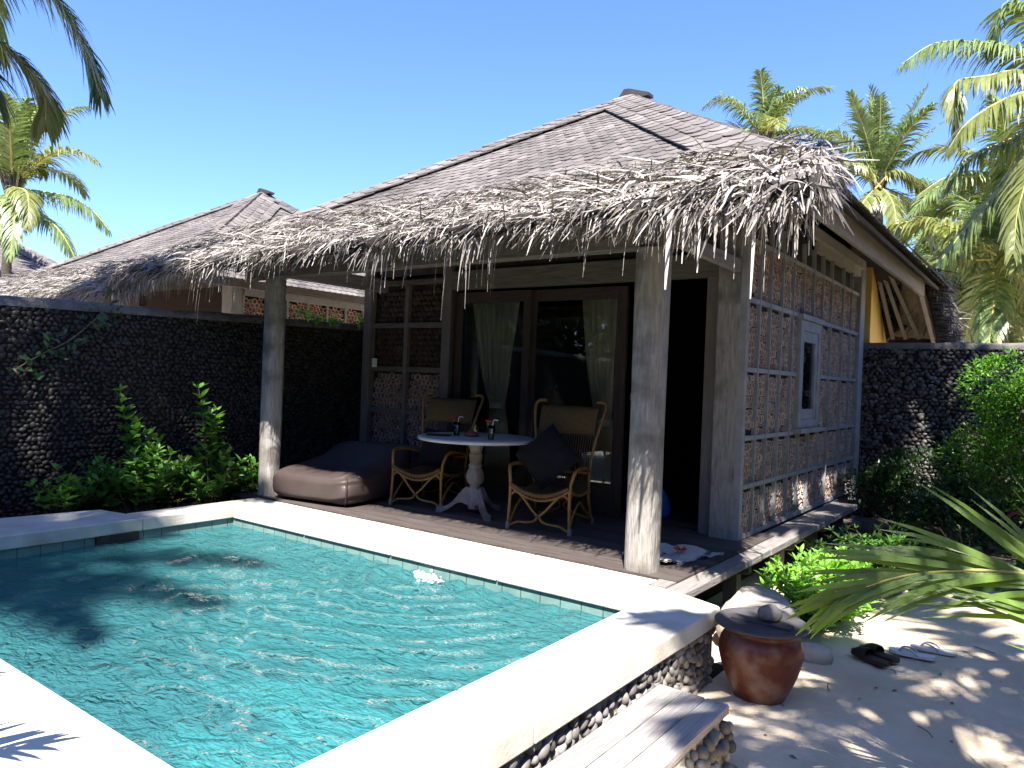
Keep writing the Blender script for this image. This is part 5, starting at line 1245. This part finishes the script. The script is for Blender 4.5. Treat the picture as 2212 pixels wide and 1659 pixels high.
# fallen bits on the sand
def litter():
    r = np.random.default_rng(33); n = 70; mb = MB()
    P = np.stack([r.uniform(.75, 3.2, n), r.uniform(-2.4, 2.2, n), np.full(n, GZ + .020)], 1); a = r.uniform(0, 6.28, n)
    leaves(mb, P, np.stack([np.cos(a), np.sin(a), r.normal(0, .1, n)], 1), r.uniform(.012, .045, n), 'stem', r, LEAF_S)
    for k in range(14):
        p = np.array([r.uniform(.9, 2.6), r.uniform(-1.8, 1.5), GZ + .02]); a_ = r.uniform(0, 6.28); L_ = r.uniform(.04, .14); mb.tube(bez([p, p + [math.cos(a_) * L_ * .5, math.sin(a_) * L_ * .5, .008], p + [math.cos(a_ + .3) * L_, math.sin(a_ + .3) * L_, 0]], 5), .0025, 'stem', 5)
    tag(mb.build('leaf_litter'), 'dry leaf bits and twigs on the sand', None, kind='stuff')
litter()
# unseen greenery added behind the camera to cut sky fill; reflects in the panes
def unseen_garden_hedge():
    r = np.random.default_rng(17); mb = MB(); n = 60000
    k = r.random(n) < .62
    x = np.where(k, r.uniform(-13, 8, n), r.uniform(5.6, 7.6, n)); y = np.where(k, r.uniform(-9.4, -7.6, n), r.uniform(-8, 5, n))
    top = 4.3 + 1.1 * np.sin(x * 1.3 + 1) * np.sin(y * 1.1 + .3) + .7 * np.sin(x * 2.9 + y * 2.3)
    z = GZ + top * r.random(n) ** .8; P = np.stack([x, y, z], 1); D = r.normal(0, 1, (n, 3))
    leaves(mb, P, D, r.uniform(.2, .42, n), 'leaf_dark', r, LEAF_S)
    tag(mb.build('unseen_hedge'), 'unseen dense greenery added around the yard', None, kind='stuff')
unseen_garden_hedge()

# near frond of a young palm reaching in from the right
def near_palm():
    base = np.array([3.15, -1.55, GZ]); t = thing('young_palm', 'young palm whose big green frond reaches in low from the right edge', 'palm', base); r = np.random.default_rng(8)
    F_ = [([(2330, 1285, 2.45), (2212, 1240, 2.5), (2067, 1232, 2.55), (1950, 1245, 2.6), (1870, 1268, 2.62), (1815, 1294, 2.65)], .62, 40)]
    for P, Lf, n in F_:
        C = spline([dep(*q) - base for q in P], 8); C = np.concatenate([bez([(0, 0, .05), (-.05, -.1, .25), C[0]], 8)[:-1], C])
        mb = MB(); frond(mb, C, Lf, 54, 'palm_near', r, 'palm_rachis', .023, .22, .12, .009, spread=(.80, .16), ragged=.10, upref=-FWD + np.array([0, 0, .45])); mb.build('frond', t)
    for az, el, L_, g in ((-.4, .9, 1.3, 1.4), (-1.3, .8, 1.25, 1.3), (.3, 1.2, 1.2, .8), (2.25, 1.0, 1.35, 1.3), (2.9, 1.05, 1.3, 1.2)):
        mb = MB(); frond(mb, arc((0, 0, .05), az, el, L_, g), .48, 40, 'palm_near', r, 'palm_rachis', .03, .5, .4, .011); mb.build('frond', t)
near_palm()
def left_young_palm():
    base = np.array([-1.15, -5.0, GZ]); t = thing('young_palm', 'young palm at the lower left whose frond shadow falls on the near coping', 'palm', base); r = np.random.default_rng(12)
    for az, el, L_, g in ((.86, 1.02, 1.95, 1.25), (1.5, .95, 1.7, 1.3), (.25, .9, 1.5, 1.3), (2.4, 1.0, 1.5, 1.2), (3.6, .9, 1.5, 1.2), (4.8, 1.1, 1.4, 1.)):
        mb = MB(); frond(mb, arc((0, 0, .05), az, el, L_, g), .46, 34, 'palm_near', r, 'palm_rachis', .03, .35, .25, .011); mb.build('frond', t)
left_young_palm()
